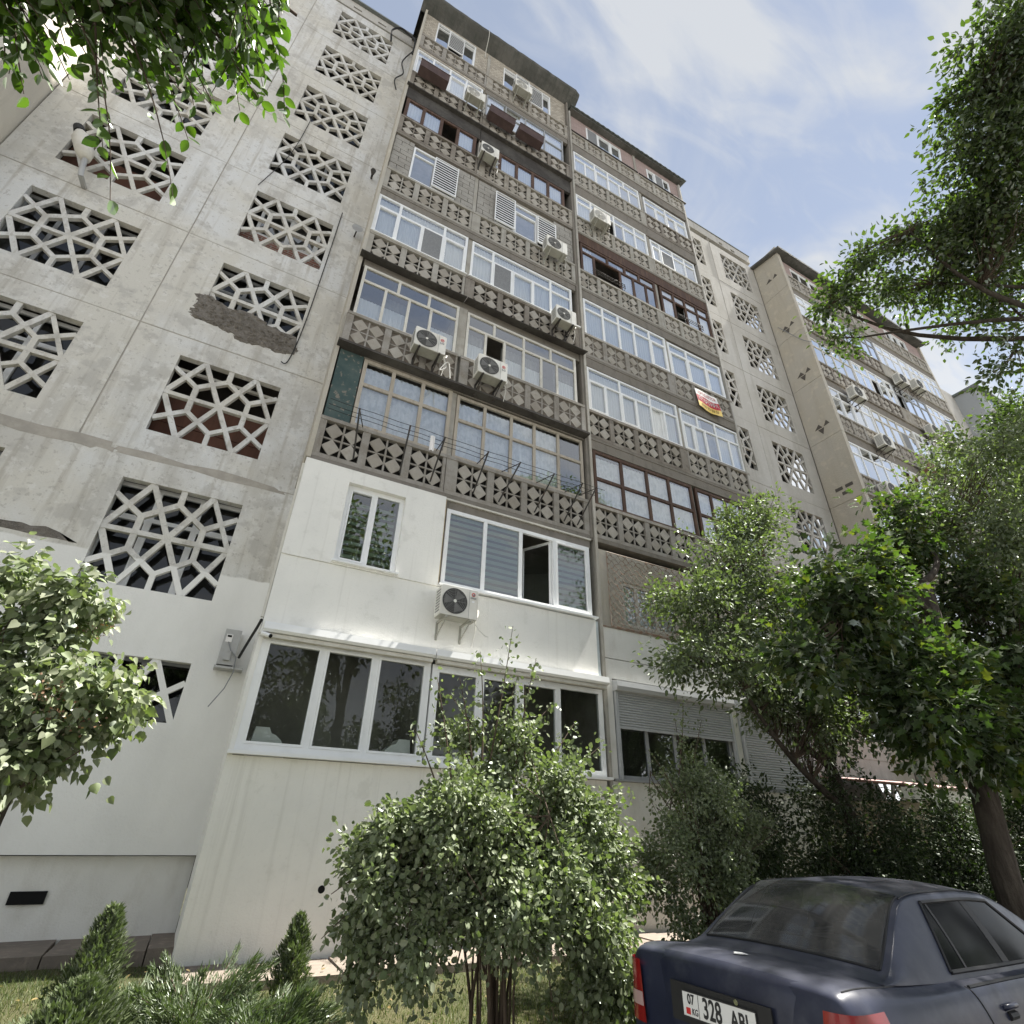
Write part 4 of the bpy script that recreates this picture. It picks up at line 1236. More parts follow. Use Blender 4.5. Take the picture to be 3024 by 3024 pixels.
# electricity meter box beside the bay
mt = thing('meter_box', 'grey electricity meter box on a bracket beside the ground-floor window', 'meter', (-.37, 1.1, 3.4))
MB().box(-.50, -.27, .98, 1.19, 3.40, 3.94).build('cabinet', metal_gr, mt)
MB().box(-.47, -.38, .970, .978, 3.74, 3.86).build('meter_window', vin_w, mt)
MB().box(-.455, -.395, .966, .969, 3.815, 3.845).build('display', blackp, mt)
MB().box(-.43, -.34, .93, .978, 3.46, 3.60).build('switch_box', metal_gr, mt)
MB().box(-.52, -.12, .96, 1.19, 3.345, 3.375).build('shelf', metal_gr, mt)
m = MB(); m.tube([(-.42, .965, 3.74), (-.36, .95, 3.62), (-.26, .93, 3.52), (-.24, .95, 3.30), (-.30, .95, 3.05), (-.44, .96, 2.78)], .008, 5); m.build('cable', grey_l, mt)
m = MB(); m.tube([(-.22, .95, 3.52), (-.16, .7, 3.7), (-.10, .2, 3.82), (-.08, -.05, 3.86)], .02, 6); m.build('cable_bundle', cable_m, mt)
# security camera
sc_ = thing('security_camera', 'small white bullet camera at the left end of the shutter box', 'camera', (-.03, -.16, 3.62))
m = MB(); m.tube([(-.08, -.10, 3.655), (-.05, -.14, 3.65), (.0, -.20, 3.63)], .012, 6); m.build('mount', offw, sc_)
m = MB(); m.tube([(-.03, -.18, 3.64), (.075, -.26, 3.595)], .030, 12); m.build('housing', upvc, sc_)
m = MB(); m.tube([(.0755, -.2604, 3.5948), (.088, -.27, 3.589)], .028, 12); m.build('lens_hood', blackp, sc_)
# street lamp on the wall under the leaves
ln = thing('wall_lamp', 'white lamp head with grey neck hanging in front of the lattice wall', 'lamp', (-5.4, .85, 12.2))
m = MB(); m.tube([(-5.36, 1.19, 12.30), (-5.36, .88, 12.24), (-5.40, .85, 12.45), (-5.45, .85, 12.74)], .05, 8); m.build('neck', metal_gr, ln)
m = MB(); m.tube([(-5.44, .85, 12.68), (-5.52, .85, 12.88), (-5.67, .85, 13.20), (-5.78, .85, 13.40)], [.09, .16, .18, .08], 14); m.build('head', offw, ln, True)
m = MB(); m.tube([(-5.775, .85, 13.39), (-5.85, .84, 13.52)], [.11, .09], 12); m.build('cap', cable_m, ln)
# cables
def cable(name, label, pts, r_, mat=None):
    a = [Vector(p) for p in pts]; q = []
    for i in range(len(a) - 1):
        p0 = a[max(i - 1, 0)]; p1 = a[i]; p2 = a[i + 1]; p3 = a[min(i + 2, len(a) - 1)]
        for j in range(8):
            t = j / 8
            q.append(.5 * ((2 * p1) + (p2 - p0) * t + (2 * p0 - 5 * p1 + 4 * p2 - p3) * t * t + (3 * p1 - p0 - 3 * p2 + p3) * t ** 3))
    q.append(a[-1])
    o = MB().tube(q, r_, 5).build(name, mat or cable_m)
    tag(o, label, 'cable')
    return o
cable('cable_loop', 'thick black cable loop at the roof corner left of the brick top storey', [(-.9, 1.12, 25.6), (-.95, 1.0, 26.15), (-.7, .95, 26.55), (-.35, .95, 26.45), (-.12, .9, 26.1), (-.1, 1.0, 25.3)], .035)
cable('cable', 'tangled black cables dropping down the concrete beside the top balcony', [(-.12, 1.05, 25.6), (-.35, 1.1, 24.6), (-.22, 1.12, 23.9), (-.42, 1.12, 23.2), (-.3, 1.12, 22.6)], .022)
cable('cable', 'thin cable hanging down the left concrete wall past the storey-five screen', [(-2.2, 1.17, 18.8), (-2.32, 1.165, 16.6), (-2.68, 1.165, 14.75)], .010)
cable('cable', 'thin black cable running down the wall near the bay to the mortar patch', [(-.72, 1.17, 15.2), (-.74, 1.165, 12.4), (-.78, 1.16, 10.6), (-.86, 1.16, 9.7), (-.98, 1.15, 9.62)], .012)
cable('cable', 'light antenna lead looping over the dark eave of the first stack', [(2.2, -.44, WT + .45), (2.25, -.36, WT + .1), (2.3, -.02, B(9) + 2.6), (2.32, .06, B(9) + 2.3)], .012, white_cab)
cable('cable', 'white drain hose dangling below the storey-four outdoor units', [(2.0, -.4, B(4) + .25), (2.08, -.42, B(4) - .05), (1.95, -.43, B(4) - .2), (2.12, -.42, B(4) + .1), (2.2, -.4, B(4) - .3)], .012, white_cab)
cable('cable', 'white drain tube sticking out below the unit above the shutter boxes', [(3.05, -.45, 4.29), (3.12, -.47, 4.18), (3.24, -.48, 4.08), (3.32, -.48, 4.06)], .008, white_cab)
cable('cable', 'grey lead crossing the storey-six panel of the far beige side wall', [(17.6, .9, 21.0), (17.55, .5, 20.2), (17.5, .1, 19.4), (17.6, -.2, 19.0)], .014, grey_l)
wl = thing('wall_bracket', 'small dark bracket light on the bay corner high on the left', 'bracket', (-.28, 1.1, 17.3))
m = MB(); m.tube([(-.28, 1.19, 17.28), (-.28, 1.0, 17.27)], .03, 6).tube([(-.28, 1.02, 17.27), (-.28, .90, 17.2)], [.05, .075], 8); m.build('arm', metal_dk, wl)
sd = thing('satellite_dish', 'small dark dish on the bay corner level with storey five', 'dish', (-.28, 1.1, 14.5))
m = MB(); m.tube([(-.29, 1.19, 14.5), (-.27, .98, 14.52)], .018, 6); m.build('arm', metal_dk, sd)
m = MB(); m.tube([(-.27, .99, 14.55), (-.27, .965, 14.55), (-.27, .94, 14.55)], [.03, .11, .14], 14); m.build('dish', metal_gr, sd)
# indoor things seen through the ground-floor window
for (x, fl, lab) in ((.16, 1, 'white curved salon basin inside the left ground-floor pane'), (2.42, -1, 'white curved salon basin inside the third ground-floor pane')):
    t = thing('basin', lab, 'basin', (x, .15, 2.1))
    m = MB(); pr = [(0, 2.1), (.48, 2.1), (.46, 2.22), (.40, 2.32), (.32, 2.38), (.26, 2.40), (.22, 2.47), (.05, 2.47)]
    m.prism([(x + fl * a, b) for a, b in pr], .10, .42); m.build('bowl', upvc, t)
t = thing('ceiling_light', 'lit flat ceiling panel glimpsed through the ground-floor window', 'light', (.9, 2.6, 3.79))
em, tt, oo = nodes('light_panel'); e_ = tt.nodes.new('ShaderNodeEmission'); e_.inputs[0].default_value = (.8, .88, 1, 1); e_.inputs[1].default_value = 1.2; tt.links.new(e_.outputs[0], oo.inputs[0])
MB().box(.6, 1.2, 2.3, 2.9, 3.79, 3.81).build('panel', em, t)
MB().box(.58, 1.22, 2.28, 2.92, 3.811, 3.819).build('frame', upvc, t)

# lean-to with pink sheet roof in front of the right recess
ld = thing('shed', 'low beige lean-to with a pink sheet roof behind the shrubs', 'shed', (12, -1, -.1))
MB().box(11.9, 16.5, -1.3, 1.1, -.15, 2.0).build('wall', weather('shed_wall', (.40, .34, .26), [(u3(2), .4, .6, (.30, .255, .2), .8)], .95, [((12, 12, 12), .8, .04)]), ld)
m = MB(); n = 60
for i in range(n + 1):
    x = 11.6 + 5.1 * i / n; q = .02 * math.sin(i * 1.57)
    m.v += [(x, -1.7, 2.28 + q), (x, 1.15, 2.62 + q)]
for i in range(n): m.f.append((2 * i, 2 * i + 2, 2 * i + 3, 2 * i + 1))
rf = m.build('roof', weather('pink_roof', (.48, .30, .29), [(u3(2), .4, .6, (.38, .25, .24), .7)], .6), ld)
md = rf.modifiers.new('s', 'SOLIDIFY'); md.thickness = .02
MB().box(11.7, 16.6, -1.62, -1.55, 2.02, 2.22).build('fascia', offw, ld)
# ------------------------------------------------------------------ the parked saloon car
def cat_interp(keys, vals, n):
    keys = np.array(keys, float); vals = np.array(vals, float)
    xs_ = np.linspace(keys[0], keys[-1], n) if isinstance(n, int) else np.array(n, float)
    # monotone cubic (Fritsch-Carlson) per column
    out_ = np.zeros((len(xs_), vals.shape[1]))
    h = np.diff(keys)
    for c in range(vals.shape[1]):
        y = vals[:, c]; d = np.diff(y) / h; m = np.zeros(len(y))
        m[0], m[-1] = d[0], d[-1]
        for i in range(1, len(y) - 1):
            m[i] = 0 if d[i - 1] * d[i] <= 0 else 2 * d[i - 1] * d[i] / (d[i - 1] + d[i])
        idx = np.clip(np.searchsorted(keys, xs_) - 1, 0, len(h) - 1)
        t = (xs_ - keys[idx]) / h[idx]; H_ = h[idx]
        out_[:, c] = (2 * t**3 - 3 * t**2 + 1) * y[idx] + (t**3 - 2 * t**2 + t) * H_ * m[idx] + (-2 * t**3 + 3 * t**2) * y[idx + 1] + (t**3 - t**2) * H_ * m[idx + 1]
    return out_
# paint: faded dark blue
def paintmat():
    m, t, o = nodes('faded_blue_paint')
    p = t.nodes.new('ShaderNodeBsdfPrincipled')
    v = coordnode(t, 'O')
    geo = t.nodes.new('ShaderNodeNewGeometry'); sx = t.nodes.new('ShaderNodeSeparateXYZ'); t.links.new(geo.outputs['Normal'], sx.inputs[0])
    c = mixcol(t, (.012, .015, .034), (.026, .031, .058), noise(t, v, u3(1.6), lo=.35, hi=.65), .8)
    c = mixcol(t, c, (.11, .115, .135), noise(t, v, u3(5), lo=.5, hi=.8), .35)          # dust
    c = mixcol(t, c, (.55, .54, .52), noise(t, v, u3(7.5), lo=.735, hi=.75), .9)        # peeled clear-coat flecks
    pz = t.nodes.new('ShaderNodeMath'); pz.operation = 'POWER'; pz.use_clamp = True; t.links.new(sx.outputs['Z'], pz.inputs[0]); pz.inputs[1].default_value = 2.5
    c = mixcol(t, c, (.15, .155, .175), pz.outputs[0], .20)                             # dust lies on upward faces
    t.links.new(c, p.inputs['Base Color'])
    p.inputs['Roughness'].default_value = .34
    p.inputs['Metallic'].default_value = .0
    p.inputs['Specular IOR Level'].default_value = .35
    p.inputs['Coat Weight'].default_value = .22
    p.inputs['Coat Roughness'].default_value = .22
    r = noise(t, v, u3(6), lo=.3, hi=.7)
    mr = t.nodes.new('ShaderNodeMapRange'); mr.inputs['To Min'].default_value = .28; mr.inputs['To Max'].default_value = .5
    t.links.new(r, mr.inputs['Value']); t.links.new(mr.outputs[0], p.inputs['Roughness'])
    t.links.new(p.outputs[0], o.inputs[0])
    return m
cpaint = paintmat()
def simple(name, col, rough, metallic=0, spec=.5, coat=0, coord='O'):
    m, t, o = nodes(name)
    p = t.nodes.new('ShaderNodeBsdfPrincipled'); p.inputs['Base Color'].default_value = (*col, 1); p.inputs['Roughness'].default_value = rough
    p.inputs['Metallic'].default_value = metallic; p.inputs['Specular IOR Level'].default_value = spec; p.inputs['Coat Weight'].default_value = coat
    t.links.new(p.outputs[0], o.inputs[0])
    return m
cglass = glassmat('car_glass', (.42, .44, .45), 1.0, .03, .06, wob=.0)
sglass = None
# a film of dust on the rear glass
_t = cglass.node_tree; _o = [n for n in _t.nodes if n.type == 'OUTPUT_MATERIAL'][0]; _s = _o.inputs[0].links[0].from_socket
_d = _t.nodes.new('ShaderNodeBsdfDiffuse'); _d.inputs[0].default_value = (.40, .40, .39, 1)
_m = _t.nodes.new('ShaderNodeMixShader'); _n = noise(_t, coordnode(_t, 'O'), (3, 6, 6), lo=.3, hi=.8)
_q = _t.nodes.new('ShaderNodeMapRange'); _q.inputs['To Min'].default_value = .06; _q.inputs['To Max'].default_value = .16
_t.links.new(_n, _q.inputs['Value']); _t.links.new(_q.outputs[0], _m.inputs[0]); _t.links.new(_s, _m.inputs[1]); _t.links.new(_d.outputs[0], _m.inputs[2]); _t.links.new(_m.outputs[0], _o.inputs[0])
rubber = simple('black_rubber', (.012, .012, .013), .6)
redlens = simple('red_lens', (.22, .008, .010), .16, coat=.6); clearlens = simple('clear_lens', (.45, .30, .29), .15, coat=1)
seat_m = simple('seat_fabric', (.05, .05, .055), .9); sglass = simple('tinted_side_glass', (.008, .009, .010), .12, spec=.06); chrome = simple('chrome', (.7, .7, .7), .2, 1)
platew = simple('plate_white', (.72, .72, .70), .4); ink = simple('plate_ink', (.02, .02, .022), .5); flagred = simple('plate_red', (.55, .03, .03), .4)
alloy = simple('wheel_alloy', (.45, .45, .46), .35, .7)

CA = math.radians(4.29)
car = thing('parked_car', 'dark blue four-door saloon with faded paint parked at the lower right', 'car', (2.716, -5.217, -.302), local=True, rot=(0, 0, CA))
# body in car coordinates: x forward from the rear bumper, y to the left, z up
# lower body: half-profile columns  [v0 z0 | v1 z1 | v2 z2 | v3 z3 | v4 z4 | vc zc]
ST = [0.0, .035, .10, .20, .50, .95, 1.6, 2.4, 3.1, 3.6, 4.0, 4.22, 4.31]
#        sill        mid          widest       shoulder     deck edge    centre
PR = [[.52, .36,   .62, .48,   .66, .62,   .64, .74,   .62, .80,   0, .80],
      [.70, .27,   .76, .45,   .78, .66,  .755, .90,  .69, .985,   0, 1.005],
      [.76, .24,   .81, .45,   .815, .66,  .775, .92,  .70, 1.005, 0, 1.03],
      [.78, .22,   .83, .45,   .835, .68,  .79, .93,  .71, 1.01, 0, 1.038],
      [.79, .20,   .845, .45,  .85, .70,   .80, .93,  .70, .99,  0, 1.022],
      [.79, .19,   .85, .45,   .852, .71,  .81, .93,   .69, .97,   0, 1.00],
      [.79, .18,   .85, .45,   .852, .71,  .81, .925,  .69, .96,   0, .98],
      [.79, .18,   .85, .45,   .852, .70,  .81, .91,   .69, .95,   0, .97],
      [.79, .18,   .85, .45,   .85, .69,   .80, .89,   .68, .94,   0, .98],
      [.79, .18,   .845, .45,  .845, .67,  .78, .84,   .66, .895,  0, .94],
      [.78, .20,   .83, .43,   .82, .62,   .74, .77,   .62, .82,   0, .86],
      [.70, .24,   .74, .42,   .73, .56,   .66, .68,   .55, .72,   0, .75],
      [.50, .30,   .55, .42,   .54, .52,   .50, .60,   .42, .63,   0, .65]]
usd = np.concatenate([np.linspace(0, .2, 14), np.linspace(.2, 4.0, 60)[1:], np.linspace(4.0, 4.31, 10)[1:]])
PRi = cat_interp(ST, PR, usd)
def prof(row, ns=40):
    pts = np.array(row).reshape(-1, 2)
    k = np.array([0, .2, .42, .66, .78, 1.0])
    ss = np.concatenate([np.linspace(0, .66, 18), np.linspace(.66, .80, 9)[1:], np.linspace(.80, 1, 8)[1:]])
    return cat_interp(k, pts, ss)
def loft(rows, us, name, mat, parent, cap=True, keep=None):
    secs = [prof(r_) for r_ in rows]; n = len(secs[0])
    V = []; F = []
    for u_, s_ in zip(us, secs):
        full = [(u_, -a, b) for a, b in s_] + [(u_, a, b) for a, b in s_[::-1][1:]]
        V += full
    wdt = 2 * n - 1
    for i in range(len(us) - 1):
        for j in range(wdt - 1):
            if keep and not keep(us[i], us[i + 1], V[i * wdt + j], V[i * wdt + j + 1]): continue
            a = i * wdt + j
            F.append((a, a + wdt, a + wdt + 1, a + 1))
    if cap:
        F.append(tuple(range(wdt))); F.append(tuple(range((len(us) - 1) * wdt + wdt - 1, (len(us) - 1) * wdt - 1, -1)))
    me = bpy.data.meshes.new(name); me.from_pydata(V, [], F); me.materials.append(mat)
    me.polygons.foreach_set('use_smooth', [True] * len(me.polygons))
    return add(name, me, parent)
loft(PRi, usd, 'body', cpaint, car)
# greenhouse: belt -> roof
def gh(u_):
    """(belt half width, belt z, edge half width, edge z, centre z) at car station u"""
    k = [.52, .62, .80, 1.00, 1.15, 1.26, 1.45, 1.9, 2.3, 2.55, 2.8, 3.05, 3.25]
    v = [[.70, .99, .69, .995, 1.012], [.712, .985, .675, 1.015, 1.035], [.72, .975, .645, 1.115, 1.145], [.725, .965, .60, 1.235, 1.272], [.727, .96, .572, 1.315, 1.353],
         [.73, .955, .56, 1.345, 1.385], [.735, .95, .555, 1.362, 1.404], [.74, .94, .56, 1.365, 1.412], [.74, .935, .56, 1.345, 1.395], [.735, .93, .56, 1.30, 1.345],
         [.725, .93, .585, 1.20, 1.235], [.71, .93, .63, 1.07, 1.10], [.70, .925, .68, .95, .98]]
    return cat_interp(k, v, [u_])[0]
def gsurf(u_, s_, off=0.0):
    """s 0 belt .. .5 roof edge .. 1 centre line; right-hand side (y<0)"""
    b, bz, e, ez, cz = gh(u_)
    if s_ <= .5:
        t = s_ / .5
        v = b + (e - b) * t + .012 * math.sin(math.pi * t); z = bz + (ez - bz) * t
    else:
        t = (s_ - .5) / .5
        v = e * (1 - t); z = ez + (cz - ez) * (1 - (1 - t) ** 2.2)
        rnd = .028 * math.exp(-t * 9); v += rnd * .5; z -= rnd * .1
    return (u_, -(v + off * .9), z + off * .5)
us2 = np.concatenate([np.linspace(.52, 1.5, 30), np.linspace(1.5, 3.25, 30)[1:]])
def cell_ok(u_, s_):
    """False where a window opening is"""
    if .70 < u_ < 1.235 and s_ > .56 and u_ > .66: return False            # rear screen
    if 2.62 < u_ < 3.18 and s_ > .56: return False                         # windscreen
    if .06 < s_ < .44:
        lo, hi = sidewin(s_)
        if lo < u_ < hi: return False
    return True
def sidewin(s_):
    t = (s_ - .06) / .38
    return (1.27 + .10 * t + .05 * t * t, 2.88 - .52 * t)
ss2 = np.concatenate([np.linspace(0, .5, 27), np.linspace(.5, .6, 8)[1:], np.linspace(.6, 1, 14)[1:]])
def side_sheet(sgn):
    m = MB(); n = len(ss2)
    for u_ in us2:
        for s_ in ss2:
            p = gsurf(u_, s_); m.v.append((p[0], p[1] * sgn, p[2]))
    for i in range(len(us2) - 1):
        for j in range(n - 1):
            um, sm = (us2[i] + us2[i + 1]) / 2, (ss2[j] + ss2[j + 1]) / 2
            if not cell_ok(um, sm): continue
            a = i * n + j
            m.f.append((a, a + 1, a + n + 1, a + n) if sgn > 0 else (a, a + n, a + n + 1, a + 1))
    return m
A = side_sheet(1); Bq = side_sheet(-1)
k_ = len(A.v); A.v += Bq.v; A.f += [tuple(i + k_ for i in f) for f in Bq.f]
A.build('roof', cpaint, car, True)
# glass panels (slightly outside the shell)
def gpatch(us_, ss_, name, mat, sgn=1, off=.003, both=False, smooth=True):
    m = MB(); n = len(ss_)
    rows = []
    for u_ in us_:
        row = []
        for s_ in ss_:
            uu = u_(s_) if callable(u_) else u_
            row.append(gsurf(uu, s_, off))
        if both:
            row = row + [(p[0], -p[1], p[2]) for p in row[::-1][1:]]
        else:
            row = [(p[0], p[1] * sgn, p[2]) for p in row]
        rows.append(row)
    n = len(rows[0])
    for r_ in rows: m.v += r_
    for i in range(len(rows) - 1):
        for j in range(n - 1):
            a = i * n + j; m.f.append((a, a + 1, a + n + 1, a + n))
    return m.build(name, mat, car, smooth)
tq = np.linspace(0, 1, 25); uq = .655 + (1.255 - .655) * tq
ctr = np.array([gsurf(u_, 1.0) for u_ in uq]); edg = np.array([gsurf(u_, .545) for u_ in uq])
pc = np.polyval(np.polyfit(tq, ctr[:, 2], 2), tq); pe = np.polyval(np.polyfit(tq, edg[:, 2], 2), tq); pv_ = np.polyval(np.polyfit(tq, -edg[:, 1], 2), tq)
m = MB(); nw = 21
for i in range(25):
    for j in range(nw):
        w_ = -1 + 2 * j / (nw - 1)
        m.v.append((uq[i] - .004, w_ * pv_[i], pc[i] + (pe[i] - pc[i]) * w_ * w_ + .006))
for i in range(24):
    for j in range(nw - 1):
        a = i * nw + j; m.f.append((a, a + nw, a + nw + 1, a + 1))
m.build('rear_window', cglass, car, True)
gpatch(list(np.linspace(2.6, 3.2, 14)), list(np.linspace(.545, 1, 14)), 'windscreen', cglass, both=True)
def strip(pts, r_, name, mat, parent=None):
    return MB().tube(pts, r_, 5).build(name, mat, parent or car)
# rubber seals round the rear screen
for sgn in (1, -1):
    def Q(u_, s_, off=.004):
        p = gsurf(u_, s_, off); return (p[0], p[1] * sgn, p[2])
    strip([Q(u_, .545) for u_ in np.linspace(.66, 1.25, 14)], .008, 'window_seal', rubber)
    strip([Q(1.25, s_) for s_ in np.linspace(.545, 1, 10)], .008, 'window_seal', rubber)
    strip([Q(.66, s_) for s_ in np.linspace(.545, 1, 10)], .009, 'window_seal', rubber)
    # side windows: rear door, quarter light, front door
    def line(f):
        return lambda s_: f(s_)
    def lo_(s_): return sidewin(s_)[0] - .012
    def hi_(s_): return sidewin(s_)[1] + .012
    def piece(f0, f1, name, mat, off=.002):
        us_ = [(lambda s_, t=t: f0(s_) + (f1(s_) - f0(s_)) * t) for t in np.linspace(0, 1, 10)]
        return gpatch(us_, list(np.linspace(.05, .45, 12)), name, mat, sgn, off)
    q1 = lambda s_: 1.46 + .02 * (s_ - .06)
    b0 = lambda s_: 1.98 - .10 * (s_ - .06); b1 = lambda s_: 2.07 - .10 * (s_ - .06)
    piece(lo_, q1, 'quarter_window', sglass); piece(q1, b0, 'rear_door_window', sglass); piece(b1, hi_, 'front_door_window', sglass)
    piece(lambda s_: q1(s_) - .012, lambda s_: q1(s_) + .012, 'window_divider', rubber, .005)
    piece(b0, b1, 'door_pillar', rubber, .004)
    for s_ in (.05, .45):
        strip([Q(u_, s_) for u_ in np.linspace(sidewin(s_)[0] - .01, sidewin(s_)[1] + .01, 22)], .013, 'window_trim', rubber)
    strip([Q(lo_(s_), s_) for s_ in np.linspace(.05, .45, 10)], .010, 'window_trim', rubber)
    strip([Q(hi_(s_), s_) for s_ in np.linspace(.05, .45, 10)], .010, 'window_trim', rubber)
    # roof drip line
    strip([Q(u_, .53, .006) for u_ in np.linspace(1.22, 2.6, 24)], .006, 'drip_rail', rubber)
def body_pt(u_, s_, sgn, off=.003):
    r_ = cat_interp(ST, PR, [u_])[0]; pts = np.array(r_).reshape(-1, 2)
    p = cat_interp(np.array([0, .2, .42, .66, .78, 1.0]), pts, [s_])[0]
    return (u_, -sgn * (p[0] + off), p[1] + off * .5)
for sgn in (1, -1):
    # doors: skins a hair proud of the body
    for (f0, f1) in ((lambda t: 1.235 + .19 * (1 - t), lambda t: 2.012), (lambda t: 2.028, lambda t: 3.0)):
        m = MB(); nu, nv = 18, 16
        for i in range(nu + 1):
            for j in range(nv + 1):
                t = j / nv; a_, b_ = f0(t), f1(t)
                m.v.append(body_pt(a_ + (b_ - a_) * i / nu, .13 + .545 * t, sgn, .0035))
        for i in range(nu):
            for j in range(nv):
                a = i * (nv + 1) + j
                m.f.append((a, a + 1, a + nv + 2, a + nv + 1) if sgn < 0 else (a, a + nv + 1, a + nv + 2, a + 1))
        m.build('door', cpaint, car, True)
    # door seams
    for (u0, u1) in ((1.22, 1.42), (2.02, 2.02), (3.02, 3.0)):
        strip([body_pt(u0 + (u1 - u0) * t * (1 if True else 0) ** 1, .70 - .55 * t, sgn, .0) for t in np.linspace(0, 1, 14)], .0045, 'door_seam', rubber)
    dl = [body_pt(u_, .69, sgn, .004) for u_ in np.linspace(1.24, 3.0, 30)]
    strip(dl, .010, 'belt_trim', rubber)
    for (hu, nm) in ((1.56, 'door_handle'), (2.62, 'door_handle')):
        c = body_pt(hu, .53, sgn, .0)
        m = MB(); m.tube([body_pt(hu - .07, .535, sgn, -.006), body_pt(hu - .06, .535, sgn, .018), body_pt(hu + .06, .535, sgn, .020), body_pt(hu + .075, .535, sgn, -.006)], .014, 8)
        h_ = m.build(nm, cpaint, car, True)
        m = MB(); m.tube([body_pt(hu - .05, .50, sgn, .001), body_pt(hu + .05, .50, sgn, .001)], .022, 8); m.build('handle_recess', rubber, h_)
    # boot lid seam: top edge of the wing, then down the rear face
    strip([body_pt(u_, .775, sgn, .0015) for u_ in np.linspace(.10, .60, 16)], .0042, 'boot_seam', rubber)
    strip([body_pt(.04, .76, sgn, -.02), body_pt(.03, .62, sgn, -.10), (.012, -sgn * .60, .64)], .0042, 'boot_seam', rubber)
    # tail lamps wrap round the corner
    m = MB(); zz = np.linspace(.62, .935, 12); aa = np.linspace(0, 1, 14)
    for z in zz:
        t = (z - .62) / .315
        for a in aa:
            # path from the rear face inward edge to the side
            sp = .53 if False else 0
            if a < .62:
                q = a / .62; v = .595 + .045 * t + (.775 - .595 - .045 * t) * q; u_ = .020 + .05 * q ** 3 + .02 * t
            else:
                q = (a - .62) / .38; v = .775 + .052 * math.sin(q * 1.57); u_ = .085 + .27 * q + .02 * t - .08 * t * q
            bp = body_pt(max(u_, .045), .42 + .24 * t, sgn, 0)
            v = min(v, abs(bp[1]) + .006) if a > .62 else v
            m.v.append((u_ - .018 * (1 - a) - .030, -sgn * (v + .012), z))
    na = len(aa)
    for i in range(len(zz) - 1):
        for j in range(na - 1):
            a = i * na + j; m.f.append((a, a + 1, a + na + 1, a + na))
    tl = m.build('tail_lamp', redlens, car, True)
    m2_ = MB()
    for z in np.linspace(.70, .77, 4):
        for a in np.linspace(0, .5, 10):
            t = (z - .62) / .315
            if a < .62: q = a / .62; v = .595 + .045 * t + (.775 - .595 - .045 * t) * q; u_ = .020 + .05 * q ** 3 + .02 * t
            else: q = (a - .62) / .38; v = .775 + .052 * math.sin(q * 1.57); u_ = .085 + .27 * q + .02 * t - .08 * t * q
            m2_.v.append((u_ - .018 * (1 - a) - .034, -sgn * (v + .015), z))
    for i in range(3):
        for j in range(9):
            a = i * 10 + j; m2_.f.append((a, a + 1, a + 11, a + 10))
    m2_.build('reversing_lens', clearlens, tl, True)
# rear face: boot panel, plate recess, plate, lock, bumper
m = MB(); n = 16
for z, uu in ((.60, .005), (.66, .006), (.74, .010), (.82, .016), (.88, .022), (.945, .030), (.985, .045), (1.004, .075)):
    for j in range(n + 1):
        v = -.60 + 1.2 * j / n; m.v.append((uu + .05 * (abs(v) / .6) ** 3.2 * .9 - .030, v, z + .022 * (1 - (v / .6) ** 2) * ((z - .6) / .40)))
for i in range(7):
    for j in range(n):
        a = i * (n + 1) + j; m.f.append((a, a + 1, a + n + 2, a + n + 1))
bl = m.build('boot_lid', cpaint, car, True)
MB().box(-.032, -.022, -.36, .36, .70, .885).build('plate_recess', rubber, bl)
pl = MB().box(-.040, -.033, -.26, .26, .735, .847).build('licence_plate', platew, car)
m = MB(); m.box(-.0416, -.0405, -.265, .265, .728, .735).box(-.0416, -.0405, -.265, .265, .847, .854).box(-.0416, -.0405, -.267, -.26, .735, .847).box(-.0416, -.0405, .26, .267, .735, .847).box(-.0416, -.0405, .138, .141, .737, .845)
m.build('plate_frame', ink, pl)
def ptext(s, v, z, size, sx, bold=.0015, mat=None):
    me = textmesh(s, size, mat or ink, bold=bold, sx=sx)
    add('plate_text', me, pl, (-.0415, v, z), rot=(math.pi / 2, 0, -math.pi / 2))
ptext('07', .196, .814, .066, .80); ptext('KG', .170, .760, .042, .8, .0006); ptext('328', .040, .790, .132, .70, .0026); ptext('ABI', -.150, .784, .108, .76, .0024)
MB().box(-.0416, -.0406, .205, .238, .745, .775).build('plate_flag', flagred, pl)
m = MB(); m.tube([(-.018, -.14, .868), (-.040, -.14, .868)], .014, 12); m.build('boot_lock', chrome, bl)
m = MB(); n = 10
pk = [(.045 * math.cos(t) * (1 + .25 * math.sin(3 * t)), .034 * math.sin(t) * (1 + .2 * math.cos(5 * t))) for t in np.linspace(0, 2 * math.pi, 16)[:-1]]
m.v = [(.255 + b, .02 + a, 1.0435) for a, b in pk]; m.f = [tuple(range(len(pk)))]
m.build('peeled_patch', simple('peeled_primer', (.55, .56, .56), .8), bl)
m = MB(); us_ = np.linspace(-.80, .80, 21)
for z, uo in ((.25, .02), (.32, -.06), (.42, -.085), (.52, -.085), (.585, -.05), (.60, .02)):
    for v in us_: m.v.append((uo + .16 * (abs(v) / .8) ** 3.5, v, z))
for i in range(5):
    for j in range(20):
        a = i * 21 + j; m.f.append((a, a + 1, a + 22, a + 21))
m.build('rear_bumper', cpaint, car, True)
